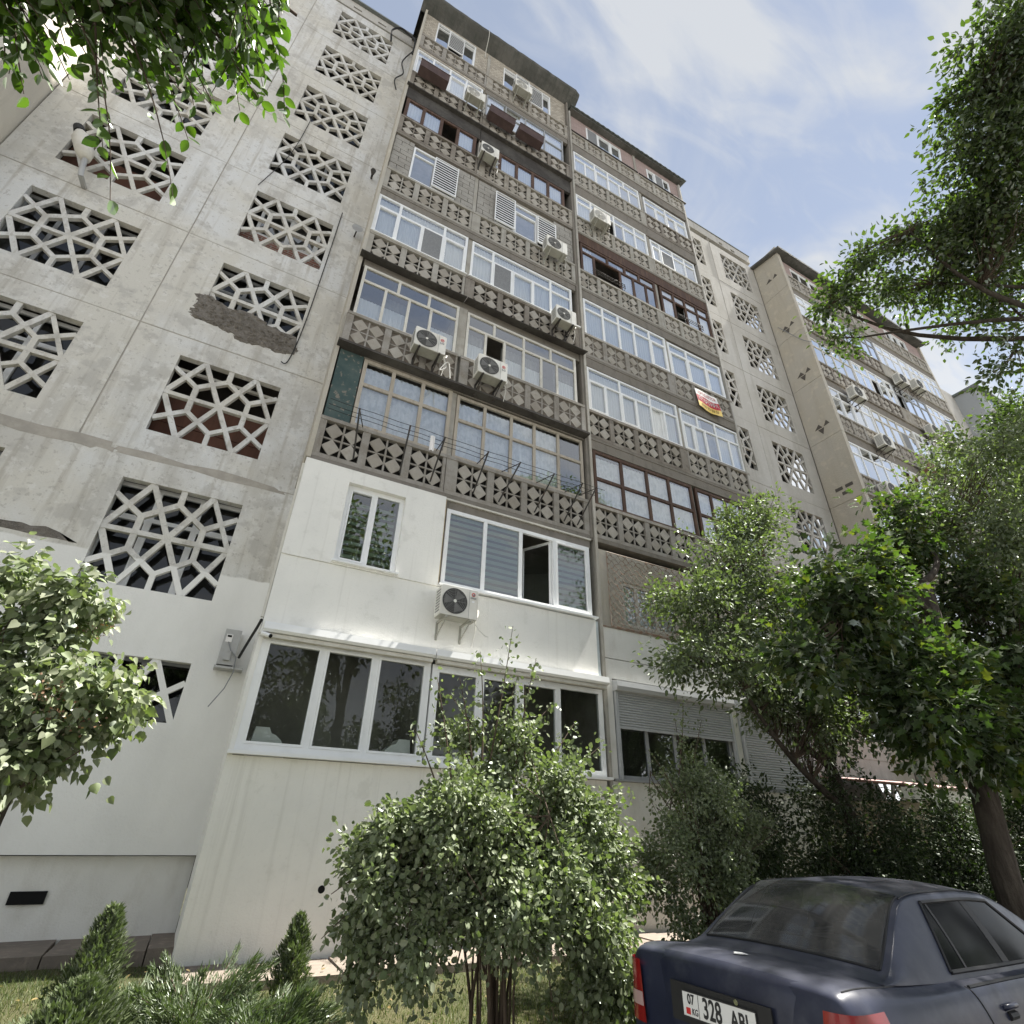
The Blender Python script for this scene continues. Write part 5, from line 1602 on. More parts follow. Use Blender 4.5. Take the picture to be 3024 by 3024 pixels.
# wheels
def wheel(u_, v):
    m = MB(); sg = 1 if v > 0 else -1
    pr = [(-.09, .18), (-.09, .27), (-.06, .30), (.06, .30), (.09, .27), (.09, .18)]; n = 28
    for i in range(n):
        t = 2 * math.pi * i / n
        for (a, r_) in pr: m.v.append((u_ + r_ * math.cos(t), v + a, .30 + r_ * math.sin(t)))
    for i in range(n):
        for j in range(5):
            a = i * 6 + j; b = ((i + 1) % n) * 6 + j; m.f.append((a, b, b + 1, a + 1))
    w0 = m.build('wheel', rubber, car, True)
    m = MB()
    for q in range(5):
        t = q * 1.2566
        m.tube([(u_ + .03 * math.cos(t), v + sg * .07, .30 + .03 * math.sin(t)), (u_ + .19 * math.cos(t), v + sg * .075, .30 + .19 * math.sin(t))], .022, 6)
    m.tube([(u_, v + sg * .05, .30), (u_, v + sg * .09, .30)], .05, 10)
    m.build('rim', alloy, w0)
for u_ in (.80, 3.35):
    for v in (-.76, .76): wheel(u_, v)
# dark cabin: seats and parcel shelf
MB().box(.62, 1.05, -.62, .62, .93, .945).build('parcel_shelf', seat_m, car)
for (u_, v) in ((1.25, -.35), (1.25, .35), (2.25, -.35), (2.25, .35)):
    m = MB(); m.box(u_, u_ + .14, v - .25, v + .25, .45, 1.04); m.box(u_ + .02, u_ + .1, v - .12, v + .12, 1.05, 1.2)
    m.build('seat', seat_m, car)
strip([(-.036 + .045 * (abs(v) / .6) ** 3.2, v, .598) for v in np.linspace(-.62, .62, 17)], .006, 'bumper_gap', rubber)
strip([(.66 - .02 * (v / .6) ** 2, v, 1.032 - .02 * (v / .6) ** 2) for v in np.linspace(-.6, .6, 13)], .006, 'boot_seam', rubber)
# ------------------------------------------------------------------ vegetation
def leafmat(name, cols, trans=.45, gloss=.12, rough=.38, tcol=1.5):
    m, t, o = nodes(name)
    g = t.nodes.new('ShaderNodeNewGeometry')
    r = t.nodes.new('ShaderNodeValToRGB')
    r.color_ramp.interpolation = 'LINEAR'
    while len(r.color_ramp.elements) < len(cols): r.color_ramp.elements.new(.5)
    for i, c in enumerate(cols):
        e = r.color_ramp.elements[i]; e.position = i / (len(cols) - 1); e.color = (*c, 1)
    t.links.new(g.outputs['Random Per Island'], r.inputs[0])
    d = t.nodes.new('ShaderNodeBsdfDiffuse'); tr = t.nodes.new('ShaderNodeBsdfTranslucent'); gl = t.nodes.new('ShaderNodeBsdfGlossy')
    gl.inputs['Roughness'].default_value = rough; gl.inputs[0].default_value = (.9, .95, .9, 1)
    t.links.new(r.outputs[0], d.inputs[0])
    mm = t.nodes.new('ShaderNodeMix'); mm.data_type = 'RGBA'; mm.blend_type = 'MULTIPLY'; mm.inputs[0].default_value = 1
    t.links.new(r.outputs[0], mm.inputs[6]); mm.inputs[7].default_value = (1.5 * tcol, 1.9 * tcol, .6 * tcol, 1); mm.clamp_result = False
    t.links.new(mm.outputs[2], tr.inputs[0])
    a = t.nodes.new('ShaderNodeMixShader'); a.inputs[0].default_value = trans
    t.links.new(d.outputs[0], a.inputs[1]); t.links.new(tr.outputs[0], a.inputs[2])
    fr = t.nodes.new('ShaderNodeFresnel'); fr.inputs[0].default_value = 1.35
    f2 = t.nodes.new('ShaderNodeMath'); f2.operation = 'MULTIPLY_ADD'; f2.inputs[1].default_value = .30; f2.inputs[2].default_value = gloss
    t.links.new(fr.outputs[0], f2.inputs[0])
    b = t.nodes.new('ShaderNodeMixShader')
    t.links.new(f2.outputs[0], b.inputs[0]); t.links.new(a.outputs[0], b.inputs[1]); t.links.new(gl.outputs[0], b.inputs[2])
    t.links.new(b.outputs[0], o.inputs[0])
    return m
bark = weather('bark', (.045, .036, .029), [((9, 9, 2), .42, .62, (.085, .072, .058), .8), (u3(20), .5, .7, (.045, .035, .028), .6)], .95, [((14, 14, 4), .9, .03)])
twig_m = weather('twig_bark', (.07, .05, .038), [(u3(6), .4, .65, (.11, .085, .06), .7)], .9)
lf_bush = leafmat('bush_leaf', [(.095, .12, .058), (.15, .175, .10), (.12, .145, .075), (.22, .24, .16), (.135, .165, .075), (.07, .10, .035)], .28, .02, .6, .85)
lf_lilac = leafmat('lilac_leaf', [(.12, .15, .07), (.21, .235, .15), (.30, .315, .23), (.15, .18, .085), (.075, .11, .035)], .30, .02, .6, .8)
lf_elm = leafmat('elm_leaf', [(.040, .078, .012), (.070, .115, .018), (.055, .095, .015)], .44, .015, .55, 1.0)
lf_big = leafmat('tall_tree_leaf', [(.034, .052, .016), (.050, .074, .022), (.042, .062, .018), (.085, .11, .03)], .38, .015, .6, 1.1)
lf_small = leafmat('fruit_tree_leaf', [(.065, .085, .038), (.095, .118, .058), (.14, .165, .09), (.075, .098, .04)], .32, .02, .6, .95)
lf_maple = leafmat('maple_leaf', [(.024, .042, .012), (.036, .058, .015), (.050, .075, .019), (.030, .050, .013), (.09, .095, .018)], .44, .012, .6, 1.1)
lf_hedge = leafmat('hedge_leaf', [(.020, .034, .011), (.030, .046, .014), (.025, .040, .012)], .25, .015, .55, .9)
lf_thuja = leafmat('thuja_scale', [(.070, .095, .040), (.095, .12, .055), (.12, .145, .07), (.08, .105, .048)], .22, .015, .6, .8)
lf_jun = leafmat('juniper_needle', [(.062, .092, .042), (.10, .13, .062), (.075, .105, .048), (.13, .155, .08)], .22, .015, .6, .8)
lf_grass = leafmat('grass_blade', [(.060, .095, .024), (.085, .115, .032), (.15, .14, .055), (.055, .088, .022), (.10, .12, .038)], .32, .02, .55, .8)
fl_brown = leafmat('dried_blossom', [(.16, .085, .05), (.22, .12, .07)], .2, .02, .6, .6)

def unit(v):
    return v / np.maximum(np.linalg.norm(v, axis=-1, keepdims=True), 1e-9)
def rand_dirs(n):
    return unit(rng.normal(size=(n, 3)))
# leaf outlines: (along, across) with a fold along the midrib; 2 faces each side
SHAPES = {
    'oval': [(0, 0), (.28, .5), (.72, .46), (1, 0)],
    'oval6': [(0, 0), (.12, .30), (.34, .49), (.60, .45), (.83, .24), (1, 0)],
    'heart6': [(0, 0), (-.03, .26), (.12, .48), (.38, .50), (.70, .26), (1, 0)],
    'heart': [(0, 0), (.12, .52), (.45, .50), (1, 0)],
    'point': [(0, 0), (.30, .45), (.62, .36), (1, 0)],
    'blade': None,
    'maple': [(0, 0), (.22, .60), (.42, .30), (.62, .62), (.70, .20), (1, 0)],
}
def leaf_mesh(name, P, T, N, L, Wd, mat, shape='point', fold=.25, curl=.15):
    """P base points, T tip directions, N face normals, L length, Wd width (arrays)"""
    n = len(P)
    T = unit(T); S = unit(np.cross(N, T)); N = np.cross(T, S)
    L = np.broadcast_to(L, (n,))[:, None]; Wd = np.broadcast_to(Wd, (n,))[:, None]
    if shape == 'blade':
        V = np.stack([P - S * Wd * .5, P + S * Wd * .5, P + T * L * .55 + S * Wd * .32 + N * L * curl * .3, P + T * L + N * L * curl, P + T * L * .55 - S * Wd * .32 + N * L * curl * .3], 1)
        faces = np.array([0, 1, 2, 4, 4, 2, 3]); sizes = [4, 3]; k = 5
    else:
        o = SHAPES[shape]; q = len(o); cols_ = []
        for (a, b) in o:                                     # one side + midrib
            cols_.append(P + T * L * a + S * Wd * b + N * (Wd * fold * b - L * curl * a * a))
        for (a, b) in o[1:-1]:
            cols_.append(P + T * L * a - S * Wd * b + N * (Wd * fold * b - L * curl * a * a))
        V = np.stack(cols_, 1); k = V.shape[1]
        left = list(range(q)); right = [0] + list(range(q, k)) + [q - 1]
        faces = np.array(left[::-1] + right); sizes = [q, q]
    F = (faces[None, :] + (np.arange(n) * k)[:, None]).ravel()
    me = bpy.data.meshes.new(name)
    me.vertices.add(n * k); me.vertices.foreach_set('co', V.astype(np.float32).ravel())
    me.loops.add(len(F)); me.loops.foreach_set('vertex_index', F.astype(np.int32))
    npoly = n * len(sizes)
    tot = np.tile(np.array(sizes, np.int32), n); st = np.concatenate([[0], np.cumsum(tot)[:-1]]).astype(np.int32)
    me.polygons.add(npoly); me.polygons.foreach_set('loop_start', st); me.polygons.foreach_set('loop_total', tot)
    me.materials.append(mat); me.update(calc_edges=True)
    return me
def bend_path(a, b, n=6, wob=.08, sag=0.0):
    a, b = Vector(a), Vector(b); L = (b - a).length
    o1 = Vector((R.uniform(-1, 1), R.uniform(-1, 1), R.uniform(-.6, .6))) * wob * L
    pts = []
    for i in range(n + 1):
        t = i / n
        pts.append(a + (b - a) * t + o1 * math.sin(math.pi * t) + Vector((0, 0, -sag * L * t * t + sag * L * t)))
    return pts
def taper(r0, r1, n): return [r0 + (r1 - r0) * i / n for i in range(n + 1)]
def clump_points(ell, nclump, q=16):
    """clump centres in an ellipsoid, crowded towards its skin"""
    c, r_ = np.array(ell[0]), np.array(ell[1])
    k = max(4, nclump // q)
    sub = rand_dirs(k) * (rng.uniform(.25, 1.0, k) ** .6)[:, None] * .82
    pick = rng.integers(0, k, nclump); sz = rng.uniform(.26, .52, k)
    d = rand_dirs(nclump) * (rng.uniform(0, 1, nclump) ** .5 * sz[pick] * rng.uniform(.8, 1.35, nclump))[:, None]
    return c + (sub[pick] + d) * r_
def leaves_around(C, spread, per, flat=.7):
    P = np.repeat(C, per, 0); n = len(P)
    return P + rng.normal(size=(n, 3)) * np.array([spread, spread, spread * flat])
def sprays(C, cen, per, Ls, droop=.15):
    """leaves strung along short twigs that point outwards from the clump's parent mass"""
    k = len(C); o = unit(C - np.array(cen))
    d = unit(o * .9 + rng.normal(size=(k, 3)) * .55 + np.array([0, 0, -droop]))
    L = Ls * rng.uniform(.5, 1.5, k)
    d = np.repeat(d, per, 0); n = len(d); t = rng.uniform(-.6, .6, n); Lr = np.repeat(L, per)
    lat = rng.normal(size=(n, 3)) * (Ls * .17) * (1.15 - .5 * np.abs(t))[:, None]
    P = np.repeat(C, per, 0) + d * (t * Lr)[:, None] + lat + np.stack([0 * t, 0 * t, -.12 * Lr * (t + .6) ** 2], 1)
    return P, unit(d * .8 + unit(lat) * .9 + rng.normal(size=(n, 3)) * .3)
def tree(name, label, cat, base, trunk, limbs, ells, leaf, L, shape, mat, group=None, spread=.22, up=.55, droop=.25, aspect=.62, trunk_r=(.2, .08), twigs=3, bmat=None, dense=1.0, limb_r=None):
    """trunk: path; limbs: list of (trunk index, end point); ells: list of (centre, radii, clumps, leaves per clump, limb index)"""
    t = thing(name, label, cat, base, group)
    tk = MB(); tk.tube(trunk, taper(trunk_r[0], trunk_r[1], len(trunk) - 1), 10)
    tk.build('trunk', bmat or bark, t, True)
    ends = []
    for (i, e) in limbs:
        p = bend_path(trunk[i], e, 7, .17); r0 = (limb_r or trunk_r[1] * .8)
        MB().tube(p, taper(r0, .018, 7), 7).build('limb', bmat or bark, t, True); ends.append(p)
    tw = MB(); PP = []; CC = []; TT = []
    for (c, r_, nc, per, li) in ells:
        cl = clump_points((c, r_), nc, 9)
        src = ends[li] if ends else trunk
        for q in range(min(nc, int(nc * .4) + twigs)):
            tgt = Vector(cl[q]); s_ = min(src[2:], key=lambda p_: (p_ - tgt).length) if isinstance(src[0], Vector) else Vector(src[-1])
            tw.tube(bend_path(s_, tgt, 4, .16), taper(.010, .003, 4), 4, False)
        P, T_ = sprays(cl, c, per, spread * 2.3)
        PP.append(P); TT.append(T_); CC.append(np.repeat(np.array(c)[None], len(P), 0))
    if tw.v: tag(tw.build('twigs', twig_m, t), kind='stuff')
    P = np.concatenate(PP); C_ = np.concatenate(CC); n = len(P)
    outw = unit(P - C_)
    N = unit(rand_dirs(n) * .75 + np.array([0, 0, up]) + outw * .35)
    T = unit(np.concatenate(TT) + np.array([0, 0, -droop]))
    ln = L * rng.uniform(.65, 1.2, n)
    add('crown', leaf_mesh('crown', P, T, N, ln, ln * aspect, mat, shape), t)
    return t
# ---- central multi-stemmed shrub
def shrub(name, label, base, stems, ells, L, mat, shape='oval', spread=.11, arch=None, shoots=(), aspect=.7, group=None, up=.5, droop=.25):
    t = thing(name, label, 'shrub', base, group)
    st = MB(); b = Vector(base)
    tops = []
    for i in range(stems):
        a = R.uniform(0, 2 * math.pi); r0 = R.uniform(.02, .20); c, r_ = R.choice([q for q in ells if q[0][2] > min(1.0, max(w_[0][2] for w_ in ells) - .1)])[:2]
        e = Vector((c[0] + R.uniform(-.8, .8) * r_[0], c[1] + R.uniform(-.8, .8) * r_[1], c[2] + R.uniform(-.3, .7) * r_[2])); e = b + (e - b) * (.75 if e.z < b.z + 1.2 else 1)
        p = bend_path(b + Vector((r0 * math.cos(a), r0 * math.sin(a), -.05)), e, 7, .05, 0)
        for q_ in range(8):
            t_ = q_ / 7; k_ = t_ ** 3.0; p[q_] = Vector((p[0].x + (e.x - p[0].x) * k_, p[0].y + (e.y - p[0].y) * k_, p[q_].z)) + Vector((R.uniform(-.01, .01), R.uniform(-.01, .01), 0))
        st.tube(p, taper(R.uniform(.010, .019), .004, 7), 5); tops.append(p)
    tag(st.build('stems', twig_m, t), kind='stuff')
    PP = []; CC = []; TT = []; tw = MB()
    for (c, r_, nc, per) in ells:
        cl = clump_points((c, r_), nc, 6 if L > .05 else 12)
        for q in range(nc // 4):
            s_ = tops[R.randrange(len(tops))][R.randrange(4, 8)]
            if (Vector(cl[q]) - s_).length < .9: tw.tube(bend_path(s_, cl[q], 3, .1), taper(.006, .002, 3), 4, False)
        P, T_ = sprays(cl, c, per, spread * 2.6); PP.append(P); TT.append(T_); CC.append(np.repeat(np.array(c)[None], len(P), 0))
    for (p0, p1, nl, bow) in shoots:                       # long leafy shoots
        pth = bend_path(p0, p1, 9, .02, bow)
        tw.tube(pth, taper(.009, .003, 9), 5)
        pa = np.array([tuple(v) for v in pth]); tt_ = rng.uniform(.12, 1, nl) ** .8 * 9
        i0 = np.minimum(tt_.astype(int), 8); q = pa[i0] + (pa[i0 + 1] - pa[i0]) * (tt_ - i0)[:, None]
        P = q + rng.normal(size=(nl, 3)) * .045; PP.append(P); TT.append(rand_dirs(nl)); CC.append(q)
    if tw.v: tag(tw.build('twigs', twig_m, t), kind='stuff')
    P = np.concatenate(PP); C_ = np.concatenate(CC); n = len(P); outw = unit(P - C_)
    N = unit(rand_dirs(n) * .8 + np.array([.1, -.1, up]) + outw * .3); T = unit(np.concatenate(TT) + np.array([0, 0, -droop]))
    ln = L * rng.uniform(.6, 1.25, n)
    add('foliage', leaf_mesh('foliage', P, T, N, ln, ln * aspect, mat, shape, .3, .12), t)
    return t
gz = ground_z
bx0, by0 = 2.08, -3.50
shrub('flowering_shrub', 'large arching small-leaved shrub with many thin stems in the centre of the lawn', (bx0, by0, gz(bx0, by0)), 20, [
    ((2.15, -3.45, 1.50), (.95, .85, .58), 150, 42),
    ((1.70, -3.55, 1.42), (.62, .60, .40), 162, 50),
    ((2.75, -3.35, 1.38), (.66, .65, .52), 189, 50),
    ((1.25, -3.55, 1.15), (.42, .45, .26), 81, 46),
    ((3.20, -3.30, .95), (.46, .55, .52), 128, 46),
    ((1.05, -3.60, .82), (.16, .30, .20), 21, 36),
    ((1.00, -3.60, .55), (.12, .22, .15), 16, 32),
    ((2.55, -3.80, .95), (.60, .35, .48), 121, 46),
    ((3.10, -3.55, .50), (.40, .35, .34), 81, 44),
    ((1.85, -3.65, 1.0), (.55, .40, .30), 81, 44),
    ((2.2, -3.3, 1.1), (.8, .5, .4), 108, 44),
    ((1.45, -3.75, .78), (.45, .30, .28), 70, 40),
    ((2.95, -3.85, .60), (.45, .30, .42), 80, 40),
    ((2.2, -3.95, .72), (.42, .20, .32), 45, 38),
    ((.98, -3.6, .95), (.26, .25, .22), 24, 34),
    ((2.05, -3.40, 2.05), (.46, .42, .24), 59, 40)],
    .049, lf_bush, 'oval', .10, shoots=[
        ((2.0, -3.45, 1.9), (2.18, -3.5, 3.20), 62, -.03), ((1.9, -3.5, 1.9), (1.80, -3.55, 2.86), 70, 0), ((2.3, -3.4, 1.9), (2.52, -3.4, 2.92), 72, .02),
        ((2.1, -3.4, 1.9), (2.30, -3.4, 2.72), 60, .05), ((1.6, -3.55, 1.7), (1.36, -3.6, 2.55), 46, .1), ((1.5, -3.55, 1.6), (1.20, -3.6, 2.10), 40, .1),
        ((2.6, -3.4, 1.8), (3.05, -3.3, 2.35), 40, .08), ((2.8, -3.3, 1.7), (3.40, -3.25, 2.15), 40, .1), ((2.9, -3.3, 1.6), (3.75, -3.2, 1.72), 44, .1),
        ((1.2, -3.55, 1.2), (.72, -3.6, .95), 60, .12), ((1.2, -3.6, .9), (.88, -3.6, .42), 60, .1), ((1.5, -3.6, 1.0), (1.32, -3.65, .38), 50, .1),
        ((2.7, -3.7, .8), (2.75, -3.75, .05), 50, .06), ((3.0, -3.6, .6), (3.12, -3.6, -.02), 54, .06), ((1.75, -3.7, .8), (1.62, -3.7, .30), 40, .06), ((2.3, -3.85, .8), (2.42, -3.85, .12), 40, .05),
        ((1.6, -3.5, 1.5), (.78, -3.55, 1.25), 80, .16), ((1.5, -3.5, 1.2), (.70, -3.6, .70), 80, .18), ((1.7, -3.6, 1.3), (1.0, -3.75, .45), 80, .16), ((2.7, -3.4, 1.5), (3.55, -3.3, 1.05), 80, .18), ((2.8, -3.4, 1.2), (3.6, -3.4, .45), 80, .16), ((2.0, -3.4, 2.0), (1.55, -3.45, 2.45), 50, .05), ((2.2, -3.4, 2.0), (2.75, -3.35, 2.5), 50, .05), ((1.8, -3.5, 1.9), (1.62, -3.5, 2.6), 46, 0), ((2.4, -3.4, 1.9), (2.38, -3.42, 2.62), 46, 0)])
shrub('flowering_shrub', 'pale bushy shrub behind the car boot, right of the big arching shrub', (5.35, -2.6, gz(5.35, -2.6)), 24, [
    ((5.15, -2.65, 1.75), (.62, .60, .52), 130, 40), ((5.6, -2.55, 1.35), (.70, .6, .60), 140, 40), ((4.75, -2.7, 1.0), (.42, .45, .60), 90, 40), ((5.25, -2.8, .7), (.62, .4, .45), 90, 40), ((6.1, -2.5, 1.3), (.5, .5, .4), 80, 38)],
    .048, lf_bush, 'point', .10, shoots=[((5.1, -2.6, 2.0), (5.35, -2.6, 3.0), 80, 0), ((5.3, -2.6, 2.0), (5.75, -2.5, 2.75), 60, .05), ((4.9, -2.7, 1.8), (4.55, -2.7, 2.25), 40, .1), ((5.2, -2.6, 2.0), (5.15, -2.6, 2.7), 50, 0), ((4.7, -2.7, 1.2), (4.35, -2.75, .9), 40, .1)])
# ---- lilac at the left edge
lt = shrub('lilac', 'leafy lilac with broad pale leaves and dry brown blossom at the left edge', (-2.05, -2.5, gz(-2.05, -2.5)), 7, [
    ((-2.09, -2.45, 2.40), (.85, .75, .60), 111, 30), ((-1.49, -2.5, 2.25), (.52, .6, .42), 65, 30), ((-1.89, -2.55, 1.80), (.70, .65, .42), 82, 29), ((-1.44, -2.6, 1.77), (.35, .5, .30), 36, 28),
    ((-1.74, -2.4, 3.00), (.50, .50, .36), 53, 29), ((-2.44, -2.5, 2.95), (.6, .6, .45), 50, 29), ((-1.29, -2.4, 2.17), (.30, .35, .18), 25, 27), ((-2.34, -2.7, 1.60), (.5, .5, .3), 42, 27)],
    0.080, lf_lilac, 'heart6', .13, aspect=.82, up=.45, droop=.75, shoots=[((-1.84, -2.4, 2.9), (-1.76, -2.4, 3.40), 22, 0), ((-1.64, -2.4, 2.8), (-1.36, -2.4, 3.12), 20, .05), ((-1.34, -2.4, 2.3), (-.98, -2.4, 2.60), 16, .05)])
m = MB(); m.tube(bend_path((-1.53, -2.5, -.1), (-1.56, -2.5, 1.6), 6, .04), taper(.075, .045, 6), 9); m.build('trunk', bark, lt, True)
P = leaves_around(np.array([(-1.40, -2.95, 2.05), (-1.25, -2.85, 2.02), (-1.18, -2.6, 2.35), (-1.50, -2.95, 2.2), (-1.42, -2.6, 2.80)]), .06, 60); n = len(P)
add('blossom', leaf_mesh('blossom', P, rand_dirs(n), rand_dirs(n), .022, .018, fl_brown, 'oval'), lt)
# ---- hedge shrubs right, behind the car
for i, (x, y, rx, ry, rz, nc, lab) in enumerate(((6.9, -1.9, .95, .75, 1.25, 300, 'dark dense shrub under the closed roller shutter'), (8.6, -2.4, 1.2, .85, 1.35, 360, 'dark dense shrub below the forked fruit tree'),
                                          (10.4, -2.9, 1.3, .85, 1.25, 360, 'dark clipped shrub in front of the beige lean-to'), (12.4, -3.2, 1.4, .9, 1.4, 330, 'dark shrub at the far right beyond the leaning trunk'))):
    shrub('hedge_shrub', lab, (x, y, gz(x, y)), 14, [((x, y, rz * .85), (rx, ry, rz), nc, 40), ((x - .4, y - .2, rz * .5), (rx * .8, ry * .8, rz * .5), nc // 3, 36)], .062, lf_hedge, 'point', .15, aspect=.6, group='dark shrubs behind the car')
# ---- conifers
def thuja(label, base, h, r_, n, lean=0.0, double=False):
    t = thing('thuja', label, 'conifer', base)
    b = np.array(base)
    u = rng.uniform(0, 1, n); a = rng.uniform(0, 2 * np.pi, n)
    prof_ = r_ * np.where(u < .35, .70 + .9 * u, (1.02 - u) ** .62 * 1.32) * (1 + .26 * np.sin(a * 3 + u * 11) + .20 * np.sin(a * 5 - u * 31) + .14 * np.sin(a * 9 + u * 47)) * rng.uniform(.35, 1.12, n) ** .6
    P = b + np.stack([np.cos(a) * prof_ + lean * u, np.sin(a) * prof_, u * h], 1)
    T = unit(np.stack([np.cos(a) * .55, np.sin(a) * .55, np.ones(n) * .9], 1) + rng.normal(size=(n, 3)) * .28)
    N = unit(np.stack([np.cos(a), np.sin(a), np.zeros(n)], 1) + rng.normal(size=(n, 3)) * .5)
    ln = rng.uniform(.022, .06, n)
    add('foliage', leaf_mesh('foliage', P, T, N, ln, ln * .36, lf_thuja, 'blade', curl=.1), t)
    m = MB(); m.tube([tuple(b - [0, 0, .05]), tuple(b + [lean * .8, 0, h * .85])], [.025, .006], 6); m.build('trunk', bark, t)
def juniper(label, base, reach, n, zt, dirs=None):
    t = thing('juniper', label, 'conifer', base)
    b = np.array(base); nb = 42; PP = []; TT = []
    st = MB()
    for i in range(nb):
        a = R.uniform(0, 2 * math.pi); el = R.uniform(.18, 1.15)
        L = R.uniform(.55, 1.0) * reach
        d = np.array([math.cos(a) * math.cos(el), math.sin(a) * math.cos(el), math.sin(el) * zt])
        e = b + d * L
        st.tube([tuple(b), tuple(b + d * L * .5 + np.array([0, 0, .03])), tuple(e)], [.010, .006, .002], 4, False)
        k = n // nb; u = rng.uniform(.12, 1, k) ** .7
        ax = d / np.linalg.norm(d)
        side = rng.normal(size=(k, 3)) * (.085 * (1.12 - u))[:, None]
        PP.append(b + d * L * u[:, None] + side)
        TT.append(unit(ax * 1.0 + side * 5 + rng.normal(size=(k, 3)) * .30 + np.array([0, 0, .15])))
    P = np.concatenate(PP); T = np.concatenate(TT); n_ = len(P)
    P[:, 2] = np.maximum(P[:, 2], b[2] + .01)
    ln = rng.uniform(.03, .075, n_)
    add('foliage', leaf_mesh('foliage', P, T, rand_dirs(n_), ln, ln * .16, lf_jun, 'blade', curl=.12), t)
    tag(st.build('stems', twig_m, t), kind='stuff')
thuja('conical thuja with blunt tip standing left of the feathery junipers', (-.66, -2.3, gz(-.66, -2.3) - .02), .88, .19, 7500, .03)
thuja('low bright thuja spreading in front of the taller conical one', (-.62, -2.75, gz(-.6, -2.75) - .02), .55, .32, 9000, -.02)
thuja('small conical thuja against the white wall, right of the junipers', (.93, -1.5, gz(.93, -1.5) - .02), .70, .155, 5500, 0.0)
thuja('thuja cut by the left edge of the picture beside the plinth', (-1.9, -.9, gz(-1.9, -.9) - .02), .95, .20, 8000, 0.0)
juniper('feathery green juniper in front of the corner of the white bay', (.12, -2.15, gz(.12, -2.15)), .82, 14000, .80)
juniper('low spreading juniper between the feathery one and the big shrub', (.62, -2.55, gz(.62, -2.55)), .74, 13000, .62)
juniper('bright low juniper behind the left thuja', (-.32, -1.75, gz(-.3, -1.75)), .52, 7000, .62)
# ---- grass
n = 95000
gx = rng.uniform(-2.6, 6.5, n); gy = rng.uniform(-4.38, .30, n)
keep = (gy < -1.0) | (gx < -.15)
keep &= rng.uniform(0, 1, n) < np.clip(1.25 - .12 * (gy + 4.4), .45, 1)
gx, gy = gx[keep], gy[keep]; n = len(gx)
gzv = np.array([ground_z(a, b) for a, b in zip(gx, gy)])
P = np.stack([gx, gy, gzv - .004], 1)
T = unit(rng.normal(size=(n, 3)) * np.array([.38, .38, .1]) + np.array([0, 0, 1]))
pt = .5 + .5 * np.sin(gx * 2.3 + 1.7 * np.sin(gy * 1.9))
ln = rng.uniform(.025, .065, n) * (.75 + .4 * pt)
g = add('grass', leaf_mesh('grass', P, T, rand_dirs(n), ln, .0055, lf_grass, 'blade', curl=.25))
tag(g, 'short dry green and straw-coloured grass of the lawn', 'grass', kind='stuff')
# ---- trees on the right
gzr = -.19
tree('fruit_tree', 'small forked tree with pale glossy leaves in front of the second balcony stack', 'tree', (8.55, -2.45, gzr),
     [(8.55, -2.45, -.25), (8.62, -2.45, .8), (8.60, -2.45, 1.7), (8.45, -2.45, 2.3), (8.35, -2.42, 3.0)],
     [(3, (6.4, -2.6, 4.6)), (4, (8.3, -2.2, 6.6)), (3, (9.3, -2.0, 5.2)), (4, (7.3, -2.4, 5.6)), (2, (6.0, -2.9, 3.5)), (3, (9.6, -2.6, 4.2))],
     [((6.1, -2.6, 4.3), (1.0, .8, .8), 162, 21, 0), ((8.2, -2.2, 6.5), (.85, .8, .95), 162, 21, 1), ((7.2, -2.4, 5.3), (1.1, .9, .9), 202, 21, 3), ((9.2, -2.1, 5.2), (1.0, .9, .9), 148, 21, 2),
      ((5.7, -2.8, 3.55), (.75, .7, .45), 81, 21, 4), ((7.6, -2.5, 4.1), (1.1, .8, .7), 148, 21, 0), ((8.9, -2.7, 3.1), (1.1, .8, .6), 110, 21, 5), ((6.7, -2.7, 3.3), (.9, .7, .5), 120, 21, 4), ((7.8, -2.8, 2.9), (.9, .7, .5), 110, 21, 4), ((9.9, -2.9, 3.2), (1.0, .8, .8), 100, 21, 5), ((10.3, -2.5, 5.0), (1.0, .8, .9), 100, 21, 2), ((9.6, -2.6, 4.1), (.9, .8, .7), 108, 21, 5)],
     None, .086, 'point', lf_small, trunk_r=(.13, .07), spread=.17, aspect=.55)
tree('maple_tree', 'topped tree with thick bare cut trunk and broad dark leaves at the right', 'tree', (8.70, -4.12, gzr),
     [(8.70, -4.12, -.25), (8.72, -4.18, 1.0), (8.78, -4.31, 2.4), (8.74, -4.42, 3.6), (8.68, -4.50, 4.72)],
     [(3, (7.0, -4.6, 4.3)), (4, (9.6, -4.2, 6.0)), (3, (7.6, -4.2, 5.2)), (2, (8.0, -4.6, 3.0)), (2, (10.4, -4.6, 3.6)), (3, (6.6, -4.3, 3.9))],
     [((6.6, -4.45, 3.95), (.85, .6, .50), 90, 20, 0), ((7.3, -4.3, 4.5), (.9, .7, .55), 90, 20, 2), ((9.6, -4.2, 6.0), (.9, .8, .7), 75, 20, 1), ((7.7, -4.6, 3.0), (1.0, .7, .50), 112, 20, 3), ((9.9, -4.6, 3.5), (1.0, .8, .8), 90, 20, 4),
      ((7.4, -4.8, 2.5), (.8, .5, .45), 110, 20, 3), ((10.2, -4.4, 4.6), (1.0, .8, .8), 110, 20, 4), ((9.6, -4.9, 2.4), (.9, .6, .5), 80, 20, 4), ((7.6, -4.0, 3.7), (.8, .7, .5), 80, 20, 2), ((8.5, -4.7, 2.6), (.9, .6, .4), 75, 20, 3), ((5.9, -4.3, 3.1), (.5, .45, .3), 30, 20, 5)],
     None, .138, 'maple', lf_maple, trunk_r=(.165, .12), spread=.24, aspect=.62, up=.75, limb_r=.06)
